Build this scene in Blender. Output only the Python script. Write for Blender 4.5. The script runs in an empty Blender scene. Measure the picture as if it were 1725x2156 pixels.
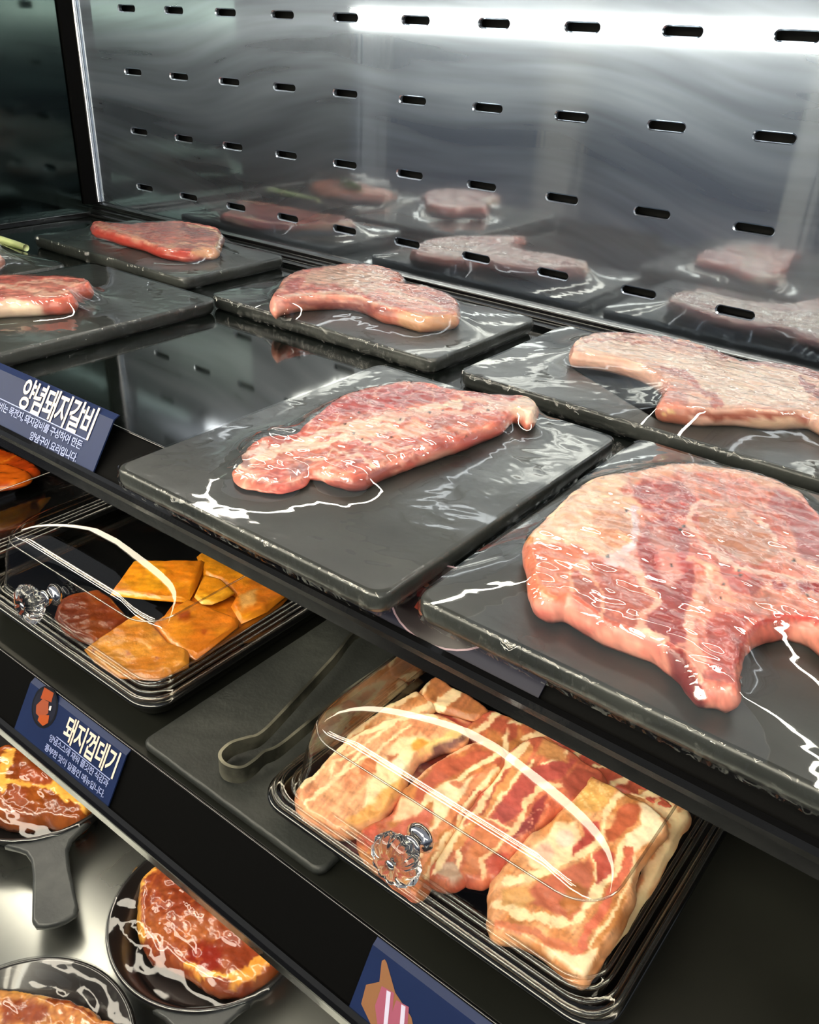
import bpy, bmesh, math, random
import numpy as np
from mathutils import Vector, Matrix
from mathutils.geometry import delaunay_2d_cdt
random.seed(7); np.random.seed(7)
S = bpy.context.scene; COL = S.collection

# ---------------------------------------------------------------- camera
# Lengths below are in units of the slot pitch of the back panel (8 cm);
# x runs along the case, y towards the back panel (y = 0), z up.
U = 0.08; Z0 = 7.6
R = np.array([[0.78769494, 0.61473668, 0.04044136], [0.32740293, -0.36210388, -0.87274745], [-0.5218659, 0.70069936, -0.48649398]])
C = np.array([11.52418764, -8.4568494, -0.061458]); F = 1833.2
CX, CY = 862.5, 1078.0
def T(p): return Vector((p[0]*U, p[1]*U, (p[2]+Z0)*U))
def onz(u, v, z):
    d = R.T @ np.array([(u-CX)/F, (v-CY)/F, 1.0]); k = (z-C[2])/d[2]; return C + k*d
def proj(P):
    q = (np.asarray(P)-C) @ R.T; return np.stack([q[:, 0]/q[:, 2]*F+CX, q[:, 1]/q[:, 2]*F+CY], 1)
cam = bpy.data.cameras.new('camera'); co = bpy.data.objects.new('camera', cam); COL.objects.link(co)
cam.sensor_fit = 'VERTICAL'; cam.sensor_height = 24; cam.lens = 24*F/2156; cam.clip_start = 0.01
m = Matrix(((R[0][0], -R[1][0], -R[2][0]), (R[0][1], -R[1][1], -R[2][1]), (R[0][2], -R[1][2], -R[2][2])))
co.matrix_world = Matrix.Translation(T(C)) @ m.to_4x4(); S.camera = co

# ---------------------------------------------------------------- world, exposure, lamps
S.view_settings.view_transform = 'Standard'; S.view_settings.look = 'None'
S.view_settings.exposure = 0.0; S.view_settings.gamma = 1.0; S.view_settings.use_curve_mapping = False
S.cycles.max_bounces = 10; S.cycles.transparent_max_bounces = 24; S.cycles.glossy_bounces = 6
S.cycles.sample_clamp_indirect = 4.0; S.cycles.caustics_reflective = False; S.cycles.caustics_refractive = False
CASE_LED, SHOP_LED, SHELF_LED, DECK_LED, HIGHLIGHT_LED, WORLD = 34.0, 30.0, 14.5, 13.0, 26.0, 0.5
W = bpy.data.worlds.new('world'); S.world = W; W.use_nodes = True
_n = W.node_tree; _tc = _n.nodes.new('ShaderNodeTexCoord'); _sx = _n.nodes.new('ShaderNodeSeparateXYZ'); _n.links.new(_tc.outputs['Generated'], _sx.inputs[0])
_r = _n.nodes.new('ShaderNodeValToRGB'); _mr = _n.nodes.new('ShaderNodeMapRange'); _mr.inputs[1].default_value = -1; _n.links.new(_sx.outputs[2], _mr.inputs[0]); _n.links.new(_mr.outputs[0], _r.inputs[0])
_e = _r.color_ramp.elements; _e[0].position = .0; _e[0].color = (.03, .03, .035, 1); _e[1].position = 1; _e[1].color = (.5, .52, .55, 1)
for _p, _c in ((.44, (.085, .095, .12, 1)), (.51, (.30, .34, .40, 1)), (.60, (.62, .66, .70, 1))): _k = _e.new(_p); _k.color = _c
_n.links.new(_r.outputs[0], _n.nodes['Background'].inputs[0]); _n.nodes['Background'].inputs[1].default_value = WORLD


# ---------------------------------------------------------------- helpers
def lin(c):
    c = np.asarray(c, float); return np.where(c <= 0.04045, c/12.92, ((c+0.055)/1.055)**2.4)
def L4(c): return tuple(lin(c))+(1.0,)
MATS = {}
def mat(name, col=(.5, .5, .5), rough=.5, metal=0., spec=.5, coat=0., coat_r=.05, emit=None, es=0., noise=None, bump=None, rvar=None, attr=None, sss=0., alpha=1., lincol=False):
    """noise=(scale, colour2, lo, hi[, stretch]) ; bump=(scale, strength, distance[, stretch]) ; rvar=(scale, r0, r1)"""
    if name in MATS: return MATS[name]
    M = bpy.data.materials.new(name); M.use_nodes = True; nt = M.node_tree; N = nt.nodes; K = nt.links
    b = N['Principled BSDF']; b.inputs['Base Color'].default_value = L4(col); b.inputs['Roughness'].default_value = rough
    b.inputs['Metallic'].default_value = metal; b.inputs['Specular IOR Level'].default_value = spec
    b.inputs['Coat Weight'].default_value = coat; b.inputs['Coat Roughness'].default_value = coat_r
    tc = N.new('ShaderNodeTexCoord')
    def ntex(sc, st=None, det=5):
        mp = N.new('ShaderNodeMapping'); K.new(tc.outputs['Object'], mp.inputs[0])
        if st: mp.inputs['Scale'].default_value = st
        t = N.new('ShaderNodeTexNoise'); t.inputs['Scale'].default_value = sc; t.inputs['Detail'].default_value = det; K.new(mp.outputs[0], t.inputs[0]); return t
    src = None
    if attr:
        a = N.new('ShaderNodeAttribute'); a.attribute_name = attr; src = a.outputs['Color']
    if noise:
        t = ntex(noise[0], noise[4] if len(noise) > 4 else None)
        r = N.new('ShaderNodeMapRange'); r.inputs[1].default_value = noise[2]; r.inputs[2].default_value = noise[3]; K.new(t.outputs[0], r.inputs[0])
        mx = N.new('ShaderNodeMix'); mx.data_type = 'RGBA'; K.new(r.outputs[0], mx.inputs[0])
        if src:
            mx.blend_type = 'MULTIPLY'; K.new(src, mx.inputs[6])
        else: mx.inputs[6].default_value = L4(col)
        mx.inputs[7].default_value = L4(noise[1]); src = mx.outputs[2]
    if src: K.new(src, b.inputs['Base Color'])
    if rvar:
        t = ntex(rvar[0]); r = N.new('ShaderNodeMapRange'); r.inputs[1].default_value = .35; r.inputs[2].default_value = .65
        r.inputs[3].default_value = rvar[1]; r.inputs[4].default_value = rvar[2]; K.new(t.outputs[0], r.inputs[0]); K.new(r.outputs[0], b.inputs['Roughness'])
    if bump:
        t = ntex(bump[0], bump[3] if len(bump) > 3 else None); bp = N.new('ShaderNodeBump'); bp.inputs['Strength'].default_value = bump[1]
        bp.inputs['Distance'].default_value = bump[2]; K.new(t.outputs[0], bp.inputs['Height']); K.new(bp.outputs[0], b.inputs['Normal'])
        if coat: K.new(bp.outputs[0], b.inputs['Coat Normal'])
    if emit is not None:
        b.inputs['Emission Color'].default_value = L4(emit); b.inputs['Emission Strength'].default_value = es
    if sss:
        b.inputs['Subsurface Weight'].default_value = sss; b.inputs['Subsurface Radius'].default_value = (1, .35, .2); b.inputs['Subsurface Scale'].default_value = .004
    MATS[name] = M; return M
def clear_mat(name, rough, gain, base=0.02, tint=(1, 1, 1), bump=None, white=None):
    """thin clear sheet: lets light through, mirrors more at grazing angles"""
    M = bpy.data.materials.new(name); M.use_nodes = True; nt = M.node_tree; N = nt.nodes; K = nt.links; N.clear()
    out = N.new('ShaderNodeOutputMaterial'); tr = N.new('ShaderNodeBsdfTransparent'); tr.inputs[0].default_value = tuple(tint)+(1,)
    gl = N.new('ShaderNodeBsdfGlossy'); gl.inputs['Roughness'].default_value = rough
    lw = N.new('ShaderNodeLayerWeight'); lw.inputs[0].default_value = .5
    pw = N.new('ShaderNodeMath'); pw.operation = 'POWER'; K.new(lw.outputs['Facing'], pw.inputs[0]); pw.inputs[1].default_value = 4.0
    ml = N.new('ShaderNodeMath'); ml.operation = 'MULTIPLY_ADD'; K.new(pw.outputs[0], ml.inputs[0]); ml.inputs[1].default_value = gain; ml.inputs[2].default_value = base; ml.use_clamp = True
    mx = N.new('ShaderNodeMixShader'); K.new(ml.outputs[0], mx.inputs[0]); K.new(tr.outputs[0], mx.inputs[1]); K.new(gl.outputs[0], mx.inputs[2])
    if bump:
        tc = N.new('ShaderNodeTexCoord'); h = None
        for (sc, st, dist, strength, *at) in bump:
            mp = N.new('ShaderNodeMapping'); mp.inputs['Scale'].default_value = st; K.new(tc.outputs['Object'], mp.inputs[0])
            t = N.new('ShaderNodeTexNoise'); t.inputs['Scale'].default_value = sc; t.inputs['Detail'].default_value = 2; K.new(mp.outputs[0], t.inputs[0])
            bp = N.new('ShaderNodeBump'); bp.inputs['Strength'].default_value = strength; bp.inputs['Distance'].default_value = dist
            if at:
                a_ = N.new('ShaderNodeAttribute'); a_.attribute_name = 'Col'; q_ = N.new('ShaderNodeMath'); q_.operation = 'MULTIPLY'; K.new(t.outputs[0], q_.inputs[0]); K.new(a_.outputs['Fac'], q_.inputs[1]); K.new(q_.outputs[0], bp.inputs['Height'])
            else: K.new(t.outputs[0], bp.inputs['Height'])
            if h: K.new(h, bp.inputs['Normal'])
            h = bp.outputs[0]
        K.new(h, gl.inputs['Normal'])
    K.new(mx.outputs[0], out.inputs[0]); return M

def tag(o, label=None, cat=None, group=None, kind=None):
    if label: o['label'] = label
    if cat: o['category'] = cat
    if group: o['group'] = group
    if kind: o['kind'] = kind
    return o
def thing(name, p, label, cat, group=None):
    o = bpy.data.objects.new(name, None); o.empty_display_size = .02; COL.objects.link(o); o.location = T(p); o['_o'] = list(p); return tag(o, label, cat, group)
def origin(o):
    x = np.zeros(3)
    while o is not None: x = x + np.array(o['_l']) if '_l' in o else np.array(o['_o']); o = None if '_l' not in o else o.parent
    return x
def mesh(name, V, Fc, material, parent=None, smooth=True, org=None, col=None):
    """V in case units, world placed; parent = thing or part"""
    V = np.asarray(V, float)
    if parent is not None:
        po = np.array(parent['_o']); o0 = po
    else: o0 = np.array(org if org is not None else [V[:, 0].mean(), V[:, 1].mean(), V[:, 2].min()])
    me = bpy.data.meshes.new(name); me.from_pydata(((V-o0)*U).tolist(), [], [tuple(int(i) for i in f) for f in Fc]); me.update()
    if smooth:
        me.polygons.foreach_set('use_smooth', [True]*len(me.polygons))
    me.materials.append(material)
    if col is not None:
        a = me.color_attributes.new('Col', 'FLOAT_COLOR', 'POINT'); c = np.ones((len(V), 4)); c[:, :3] = lin(np.clip(col, 0, 1)); a.data.foreach_set('color', c.ravel())
    o = bpy.data.objects.new(name, me); COL.objects.link(o); o['_o'] = list(o0)
    if parent is not None: o.parent = parent
    else: o.location = T(o0)
    return o
class MB:
    def __init__(s): s.v = []; s.f = []
    def add(s, V, Fc):
        n = len(s.v); s.v += [list(map(float, p)) for p in V]; s.f += [[i+n for i in f] for f in Fc]; return s
    def box(s, x0, x1, y0, y1, z0, z1):
        return s.add([(x0, y0, z0), (x1, y0, z0), (x1, y1, z0), (x0, y1, z0), (x0, y0, z1), (x1, y0, z1), (x1, y1, z1), (x0, y1, z1)],
                     [(3, 2, 1, 0), (4, 5, 6, 7), (0, 1, 5, 4), (1, 2, 6, 5), (2, 3, 7, 6), (3, 0, 4, 7)])
    def tube(s, path, r, n=12):
        path = [np.array(p, float) for p in path]; rr = r if hasattr(r, '__len__') else [r]*len(path); up = np.array([0, 0, 1.]); V = []; Fc = []
        for i, p in enumerate(path):
            t = path[min(i+1, len(path)-1)]-path[max(i-1, 0)]; t /= np.linalg.norm(t)
            a = np.cross(t, up); a = a/np.linalg.norm(a) if np.linalg.norm(a) > 1e-3 else np.array([1., 0, 0]); b = np.cross(a, t)
            V += [p+rr[i]*(math.cos(k*2*math.pi/n)*a+math.sin(k*2*math.pi/n)*b) for k in range(n)]
        for i in range(len(path)-1):
            for k in range(n): Fc.append((i*n+k, i*n+(k+1) % n, (i+1)*n+(k+1) % n, (i+1)*n+k))
        Fc.append(tuple(range(n))); Fc.append(tuple((len(path)-1)*n+k for k in reversed(range(n)))); return s.add(V, Fc)
    def profile(s, pts, x0, x1):
        """closed profile of (y, z), swept along x"""
        n = len(pts); V = [(x0, y, z) for y, z in pts]+[(x1, y, z) for y, z in pts]
        return s.add(V, [(i, (i+1) % n, (i+1) % n+n, i+n) for i in range(n)]+[tuple(reversed(range(n))), tuple(range(n, 2*n))])
    def loft(s, rings, cap0=True, cap1=True):
        n = len(rings[0]); V = [p for r in rings for p in r]; Fc = []
        for i in range(len(rings)-1):
            for k in range(n): Fc.append((i*n+k, i*n+(k+1) % n, (i+1)*n+(k+1) % n, (i+1)*n+k))
        if cap0: Fc.append(tuple(reversed(range(n))))
        if cap1: Fc.append(tuple((len(rings)-1)*n+k for k in range(n)))
        return s.add(V, Fc)
    def lathe(s, prof, c, n=48, axis=None):
        """prof: (r, h) pairs round an axis (default up) through c"""
        c = np.array(c, float); ax = np.array(axis if axis is not None else (0, 0, 1), float); ax /= np.linalg.norm(ax)
        a = np.cross(ax, (0, 0, 1)) if abs(ax[2]) < .9 else np.array([1., 0, 0]); a /= np.linalg.norm(a); b = np.cross(ax, a)
        return s.loft([[c+ax*h+r*(math.cos(k*2*math.pi/n)*a+math.sin(k*2*math.pi/n)*b) for k in range(n)] for r, h in prof], cap0=prof[0][0] > 1e-4, cap1=prof[-1][0] > 1e-4)
    def build(s, name, material, parent=None, smooth=False, org=None): return mesh(name, s.v, s.f, material, parent, smooth, org)
def bevel(o, w, seg=3, ang=30):
    md = o.modifiers.new('bevel', 'BEVEL'); md.width = w*U; md.segments = seg; md.limit_method = 'ANGLE'; md.angle_limit = math.radians(ang)
    if o.data.polygons:
        o.data.polygons.foreach_set('use_smooth', [True]*len(o.data.polygons))
    wn = o.modifiers.new('wn', 'WEIGHTED_NORMAL'); wn.keep_sharp = True; return o
def rrect(x0, x1, y0, y1, r, z, n=8):
    P = []
    for cx, cy, a0 in ((x1-r, y1-r, 0), (x0+r, y1-r, 90), (x0+r, y0+r, 180), (x1-r, y0+r, 270)):
        for k in range(n+1):
            a = math.radians(a0+90*k/n); P.append((cx+r*math.cos(a), cy+r*math.sin(a), z))
    return P
def rotz(V, c, deg):
    V = np.asarray(V, float).copy(); a = math.radians(deg); x = V[:, 0]-c[0]; y = V[:, 1]-c[1]
    V[:, 0] = c[0]+x*math.cos(a)-y*math.sin(a); V[:, 1] = c[1]+x*math.sin(a)+y*math.cos(a); return V
_perm = np.random.RandomState(3).permutation(512); _val = np.random.RandomState(4).rand(512)*2-1
def vn(x, y):
    xi = np.floor(x).astype(int); yi = np.floor(y).astype(int); fx = x-xi; fy = y-yi; fx = fx*fx*(3-2*fx); fy = fy*fy*(3-2*fy)
    h = lambda a, b: _val[(_perm[(a) & 511]+b*57) & 511]
    return (h(xi, yi)*(1-fx)+h(xi+1, yi)*fx)*(1-fy)+(h(xi, yi+1)*(1-fx)+h(xi+1, yi+1)*fx)*fy
def fbm(x, y, o=4):
    s = 0; a = .55
    for i in range(o): s = s+a*vn(x+17.3*i, y+9.1*i); x = x*2.03; y = y*2.03; a *= .5
    return s
def smooth_loop(P, k=5):
    P = np.asarray(P, float); n = len(P); out = []
    for i in range(n):
        p0, p1, p2, p3 = P[(i-1) % n], P[i], P[(i+1) % n], P[(i+2) % n]
        for j in range(k):
            t = j/k; out.append(.5*((2*p1)+(-p0+p2)*t+(2*p0-5*p1+4*p2-p3)*t*t+(-p0+3*p1-3*p2+p3)*t**3))
    return np.array(out)
def segdist(Q, A, B):
    d = np.full(len(Q), 1e9)
    for a, b in zip(A, B):
        ab = b-a; l = max(ab @ ab, 1e-9); t = np.clip(((Q-a) @ ab)/l, 0, 1); d = np.minimum(d, np.hypot(*((Q-a-t[:, None]*ab).T)))
    return d
def inside(Q, P):
    c = np.zeros(len(Q), bool); n = len(P)
    for i in range(n):
        a, b = P[i], P[(i+1) % n]
        if a[1] == b[1]: continue
        k = ((a[1] > Q[:, 1]) != (b[1] > Q[:, 1])) & (Q[:, 0] < (b[0]-a[0])*(Q[:, 1]-a[1])/(b[1]-a[1])+a[0]); c ^= k
    return c
def sdpoly(Q, P):
    P = np.asarray(P, float); d = segdist(Q, P, np.roll(P, -1, 0)); return np.where(inside(Q, P), -d, d)
def sst(x, a, b):
    t = np.clip((x-a)/(b-a), 0, 1); return t*t*(3-2*t)
def paint(Q, base, layers, warp=7, wf=.03, grain=.03, seed=0, fib=(1, 0)):
    """colour of meat at picture points Q: base (c1, c2) mottled, then layers of seams, patches and dots"""
    s = seed*13.7; Q = np.asarray(Q, float)
    w = np.stack([fbm(Q[:, 0]*wf+s, Q[:, 1]*wf), fbm(Q[:, 0]*wf+40+s, Q[:, 1]*wf+7)], 1)*warp*2
    w += np.stack([fbm(Q[:, 0]*.13+s, Q[:, 1]*.13, 3), fbm(Q[:, 0]*.13+40, Q[:, 1]*.13+7+s, 3)], 1)*warp*.5
    Qw = Q+w; c1, c2 = np.array(base[0]), np.array(base[1])
    t = sst(fbm(Q[:, 0]*.02+s, Q[:, 1]*.03+3, 5), -.35, .35)[:, None]; c = c1*(1-t)+c2*t
    u = Q[:, 0]*fib[0]+Q[:, 1]*fib[1]; v = -Q[:, 0]*fib[1]+Q[:, 1]*fib[0]
    fi = fbm(u*.035+s, v*.22, 4); c = c*(1+.16*fi[:, None])
    for l in layers:
        k = l[0]
        if k == 'L': d = segdist(Qw, np.array(l[1][:-1], float), np.array(l[1][1:], float)); wd = l[2]*(.75+.5*sst(fbm(Q[:, 0]*.04+s+5, Q[:, 1]*.04), -.4, .4)); mk = 1-sst(d, wd*.5-1.2, wd*.5+1.6); cc = l[3]
        elif k == 'P': d = sdpoly(Qw, l[1]); so = l[3] if len(l) > 3 else 2.5; mk = 1-sst(d, -so, so); cc = l[2]
        elif k == 'V': n = fbm(Q[:, 0]*l[1]*l[3][0]+Q[:, 1]*l[1]*l[3][1]+s, -Q[:, 0]*l[1]*l[3][2]+Q[:, 1]*l[1]*l[3][3]+9, 4); mk = (1-sst(np.abs(n), .0, l[2]))*l[5]; cc = l[4]; \
            mk = mk*(1 if len(l) < 7 else (1-sst(sdpoly(Qw, l[6]), -3, 3)))
        elif k == 'D': d = np.hypot(*(Q-np.array(l[1])).T); mk = 1-sst(d, l[2]*.6, l[2]); cc = l[3]
        cc = np.array(cc)*(1+.07*fbm(Q[:, 0]*.05+s, Q[:, 1]*.05+31, 4))[:, None]
        c = c*(1-mk[:, None])+cc*mk[:, None]
    g = fbm(Q[:, 0]*.25+s, Q[:, 1]*.25, 3)
    c = c*(1+grain*2*g[:, None]); l = c.mean(1)[:, None]; c = c*(.86+.14*sst(l, .42, .80)); l = c.mean(1)[:, None]; c = l+(c-l)*1.08; return np.clip(c, 0, 1)
def slab(name, outline, zb, th, mt, parent=None, step=.02, edge=None, base=None, layers=(), tilt=None, rough=.012, org=None, thin=None, jit=.006, lump=.02, seed=0, paintkw=None, k=5, real=None):
    """a cut of meat: outline is seen in the photograph on its upper face; it gets its real place, thickness, rounded edge and cut side"""
    P = np.array([onz(u, v, zb+th) for u, v in outline])[:, :2] if real is None else np.array(real, float)
    B = smooth_loop(P, k); n = len(B)
    nn = np.roll(B, -1, 0)-np.roll(B, 1, 0); nn = np.stack([nn[:, 1], -nn[:, 0]], 1); nn /= np.linalg.norm(nn, axis=1)[:, None]+1e-9
    B = B+nn*(fbm(B[:, 0]*9+seed, B[:, 1]*9, 3)*jit*3)[:, None]
    area = np.sum(B[:, 0]*np.roll(B[:, 1], -1)-np.roll(B[:, 0], -1)*B[:, 1])
    if area < 0: B = B[::-1]
    lo = B.min(0); hi = B.max(0); gx, gy = np.meshgrid(np.arange(lo[0], hi[0], step), np.arange(lo[1], hi[1], step*.9)); gx[::2] += step/2
    G = np.stack([gx.ravel(), gy.ravel()], 1); G = G[sdpoly(G, B) < -step*.6]
    r = edge if edge else th*.45
    pts = np.vstack([B, G]); vv, _, ff, _, _, _ = delaunay_2d_cdt([Vector(p) for p in pts], [(i, (i+1) % n) for i in range(n)], [], 1, 1e-6)
    vv = np.array([tuple(v) for v in vv]); m_ = len(vv)
    d = segdist(vv, B, np.roll(B, -1, 0)); tf = np.ones(m_) if thin is None else thin(vv)
    hz = th*tf; rr = np.minimum(r, hz*.8); q = np.clip(1-d/np.maximum(rr, 1e-6), 0, 1); z = zb+hz-rr*(1-np.sqrt(1-q*q))
    z = z+lump*fbm(vv[:, 0]*3+seed, vv[:, 1]*3, 3)*np.clip(d/r, 0, 1)+rough*fbm(vv[:, 0]*14+seed, vv[:, 1]*14, 3)*np.clip(d/r, 0, 1)
    V = np.c_[vv, z]; Fc = [tuple(f) for f in ff]; zt = z[:n]; prev = list(range(n)); rings = 5
    VV = [V]; cen = B.mean(0)
    for j in range(1, rings+1):
        f = j/rings; off = (.5*math.sin(math.pi*f)-.25*f)*min(th, .12)*.5
        bb = B[:n]+nn[::(1 if area >= 0 else -1)][:n]*0
        e = np.roll(B, -1, 0)-np.roll(B, 1, 0); e = np.stack([e[:, 1], -e[:, 0]], 1); e /= np.linalg.norm(e, axis=1)[:, None]+1e-9
        bb = B+e*(off+jit*fbm(B[:, 0]*20+j*3, B[:, 1]*20+seed, 2)[:])[:, None]
        VV.append(np.c_[bb, zt*(1-f)+zb*f]); cur = [m_+(j-1)*n+i for i in range(n)]
        Fc += [(prev[i], cur[i], cur[(i+1) % n], prev[(i+1) % n]) for i in range(n)]; prev = cur
    Fc.append(tuple(reversed(prev)))
    V = np.vstack(VV)
    if tilt is not None: V[:, 2] += tilt(V)
    col = paint(proj(V), base, layers, seed=seed, **(paintkw or {}))
    o = mesh(name, V, Fc, mt, parent, True, org if org is not None else (cen[0], cen[1], zb), col); o['_b'] = 0; del o['_b']
    return o, B

# ---------------------------------------------------------------- materials
M_led = mat('led_white', emit=(1, .98, .93), es=CASE_LED)
M_sled = mat('led_shop', emit=(1, .98, .9), es=SHOP_LED)
M_bled = mat('led_shelf', emit=(1, .95, .84), es=SHELF_LED)
M_dled = mat('led_deck', emit=(1, .96, .88), es=DECK_LED)
M_house = mat('aluminium_housing', (.75, .75, .75), .3, 1)
M_black = mat('black_gloss_rail', (.045, .045, .05), .22, 0, coat=.6, bump=(60, .1, .002))
M_face = mat('black_matte_face', (.03, .03, .032), .7, spec=.05, bump=(300, .05, .001))
M_glassy = mat('dark_glass_shelf', (.055, .07, .065), .07, 0, spec=.75, rvar=(6, .04, .1))
M_shelf2 = mat('dark_steel_shelf', (.12, .125, .11), .38, .3, noise=(7, (.085, .088, .075), .4, .62), rvar=(5, .3, .5))
M_dark = mat('dark_mirror_panel', (.27, .31, .29), .11, 1, rvar=(3, .1, .2), noise=(2.2, (.20, .25, .25), .35, .7))
M_trim = mat('polished_trim', (.85, .86, .88), .25, 1)
M_slate = mat('tray_slate', (.165, .175, .17), .34, 0, coat=.15, noise=(14, (.25, .26, .25), .4, .68, (1, 1, 1)), rvar=(9, .25, .45), bump=(40, .25, .003))
M_board = mat('slate_board', (.15, .16, .155), .5, 0, noise=(12, (.21, .22, .21), .42, .68), bump=(30, .5, .006))
M_tray_b = mat('black_melamine', (.04, .042, .045), .16, 0, coat=.8, coat_r=.03)
M_pan = mat('cast_iron', (.2, .21, .215), .42, .1, noise=(60, (.24, .25, .25), .4, .6), bump=(220, .25, .001))
M_panin = mat('cast_iron_dark', (.08, .07, .07), .3, 0, coat=.5)
M_tongs = mat('tong_steel', (.60, .59, .53), .35, .75, noise=(30, (.3, .3, .27), .4, .6))
M_meat = mat('wet_meat', rough=.34, spec=.45, attr='Col', coat=.35, coat_r=.12, bump=(70, .2, .003), sss=.12)
M_meatdry = mat('fresh_meat', rough=.4, spec=.4, attr='Col', coat=.25, coat_r=.2, bump=(60, .3, .004), sss=.12)
M_glaze = mat('glazed_meat', rough=.25, spec=.6, attr='Col', coat=.6, coat_r=.1, bump=(35, .35, .006))
M_skin = mat('soy_stained_skin', rough=.3, spec=.5, attr='Col', coat=.5, coat_r=.1, bump=(90, .5, .003))
M_sign = mat('navy_card', (.085, .14, .29), .5, 0, spec=.25, noise=(20, (.11, .17, .33), .4, .8))
M_ink = mat('cream_ink', (.93, .84, .78), .5)
M_ink2 = mat('lilac_ink', (.60, .64, .82), .5)
M_chrome = mat('chrome', (.9, .9, .92), .06, 1)
M_pur = mat('purple_plastic', (.33, .3, .52), .3, 0, coat=.4)
M_film = clear_mat('cling_film', .035, .85, .12, bump=[(5, (1, 1, 1), .003, .06), (45, (1, 1.6, 1), .002, .5, 1), (110, (.6, 1.4, 1), .001, .4, 1)])
M_filmw = clear_mat('crinkled_film', .05, .6, .05, bump=[(14, (1, 1, 1), .006, .35), (50, (1, .6, 1), .0015, .25)])
M_filmside = clear_mat('folded_film', .07, .6, .05, bump=[(30, (1, 1, .5), .02, .9), (110, (1, 1, .4), .006, .9)])
M_lid = clear_mat('clear_plastic_lid', .025, 1.0, .07)
M_glass = mat('crystal', (1, 1, 1), .01); M_glass.node_tree.nodes['Principled BSDF'].inputs['Transmission Weight'].default_value = 1; M_glass.node_tree.nodes['Principled BSDF'].inputs['IOR'].default_value = 1.5

def steel_wall():
    M = bpy.data.materials.new('wiped_steel_panel'); M.use_nodes = True; nt = M.node_tree; N = nt.nodes; K = nt.links; N.clear()
    out = N.new('ShaderNodeOutputMaterial'); tc = N.new('ShaderNodeTexCoord')
    g1 = N.new('ShaderNodeBsdfAnisotropic'); g1.inputs['Roughness'].default_value = .055; g1.inputs['Color'].default_value = (.50, .56, .64, 1)
    g2 = N.new('ShaderNodeBsdfAnisotropic'); g2.inputs['Roughness'].default_value = .40; g2.inputs['Color'].default_value = (.55, .63, .76, 1); g2.inputs['Anisotropy'].default_value = .55; g2.inputs['Rotation'].default_value = .25
    tg = N.new('ShaderNodeTangent'); tg.direction_type = 'RADIAL'; tg.axis = 'Z'; K.new(tg.outputs[0], g2.inputs['Tangent'])
    # swirling wipe marks: noise of a noise-warped position, drawn out into strokes
    n0 = N.new('ShaderNodeTexNoise'); n0.inputs['Scale'].default_value = 2.6; n0.inputs['Detail'].default_value = 1; K.new(tc.outputs['Object'], n0.inputs[0])
    sc = N.new('ShaderNodeVectorMath'); sc.operation = 'SCALE'; sc.inputs[3].default_value = .16; K.new(n0.outputs['Color'], sc.inputs[0])
    ad = N.new('ShaderNodeVectorMath'); K.new(tc.outputs['Object'], ad.inputs[0]); K.new(sc.outputs[0], ad.inputs[1])
    mp = N.new('ShaderNodeMapping'); mp.inputs['Scale'].default_value = (3, 1, 34); mp.inputs['Rotation'].default_value = (0, .25, 0); K.new(ad.outputs[0], mp.inputs[0])
    n1 = N.new('ShaderNodeTexNoise'); n1.inputs['Scale'].default_value = 1.0; n1.inputs['Detail'].default_value = 3; n1.inputs['Roughness'].default_value = .5; K.new(mp.outputs[0], n1.inputs[0])
    mr = N.new('ShaderNodeMapRange'); mr.inputs[1].default_value = .35; mr.inputs[2].default_value = .7; mr.inputs[3].default_value = .18; mr.inputs[4].default_value = .46; K.new(n1.outputs[0], mr.inputs[0])
    mx = N.new('ShaderNodeMixShader'); K.new(mr.outputs[0], mx.inputs[0]); K.new(g1.outputs[0], mx.inputs[1]); K.new(g2.outputs[0], mx.inputs[2])
    bp = N.new('ShaderNodeBump'); bp.inputs['Strength'].default_value = .04; bp.inputs['Distance'].default_value = .002
    m2 = N.new('ShaderNodeMapping'); m2.inputs['Scale'].default_value = (60, 60, 2); K.new(tc.outputs['Object'], m2.inputs[0])
    n2 = N.new('ShaderNodeTexNoise'); n2.inputs['Scale'].default_value = 1; K.new(m2.outputs[0], n2.inputs[0]); K.new(n2.outputs[0], bp.inputs['Height']); K.new(bp.outputs[0], g1.inputs['Normal'])
    K.new(mx.outputs[0], out.inputs[0]); return M
M_wall = steel_wall()
M_steel = mat('brushed_steel_deck', (.72, .73, .71), .33, 1, noise=(9, (.64, .65, .63), .35, .65, (1, 1, 1)), rvar=(5, .25, .34))
M_void = mat('dark_void', (.01, .01, .01), .9)

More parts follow.
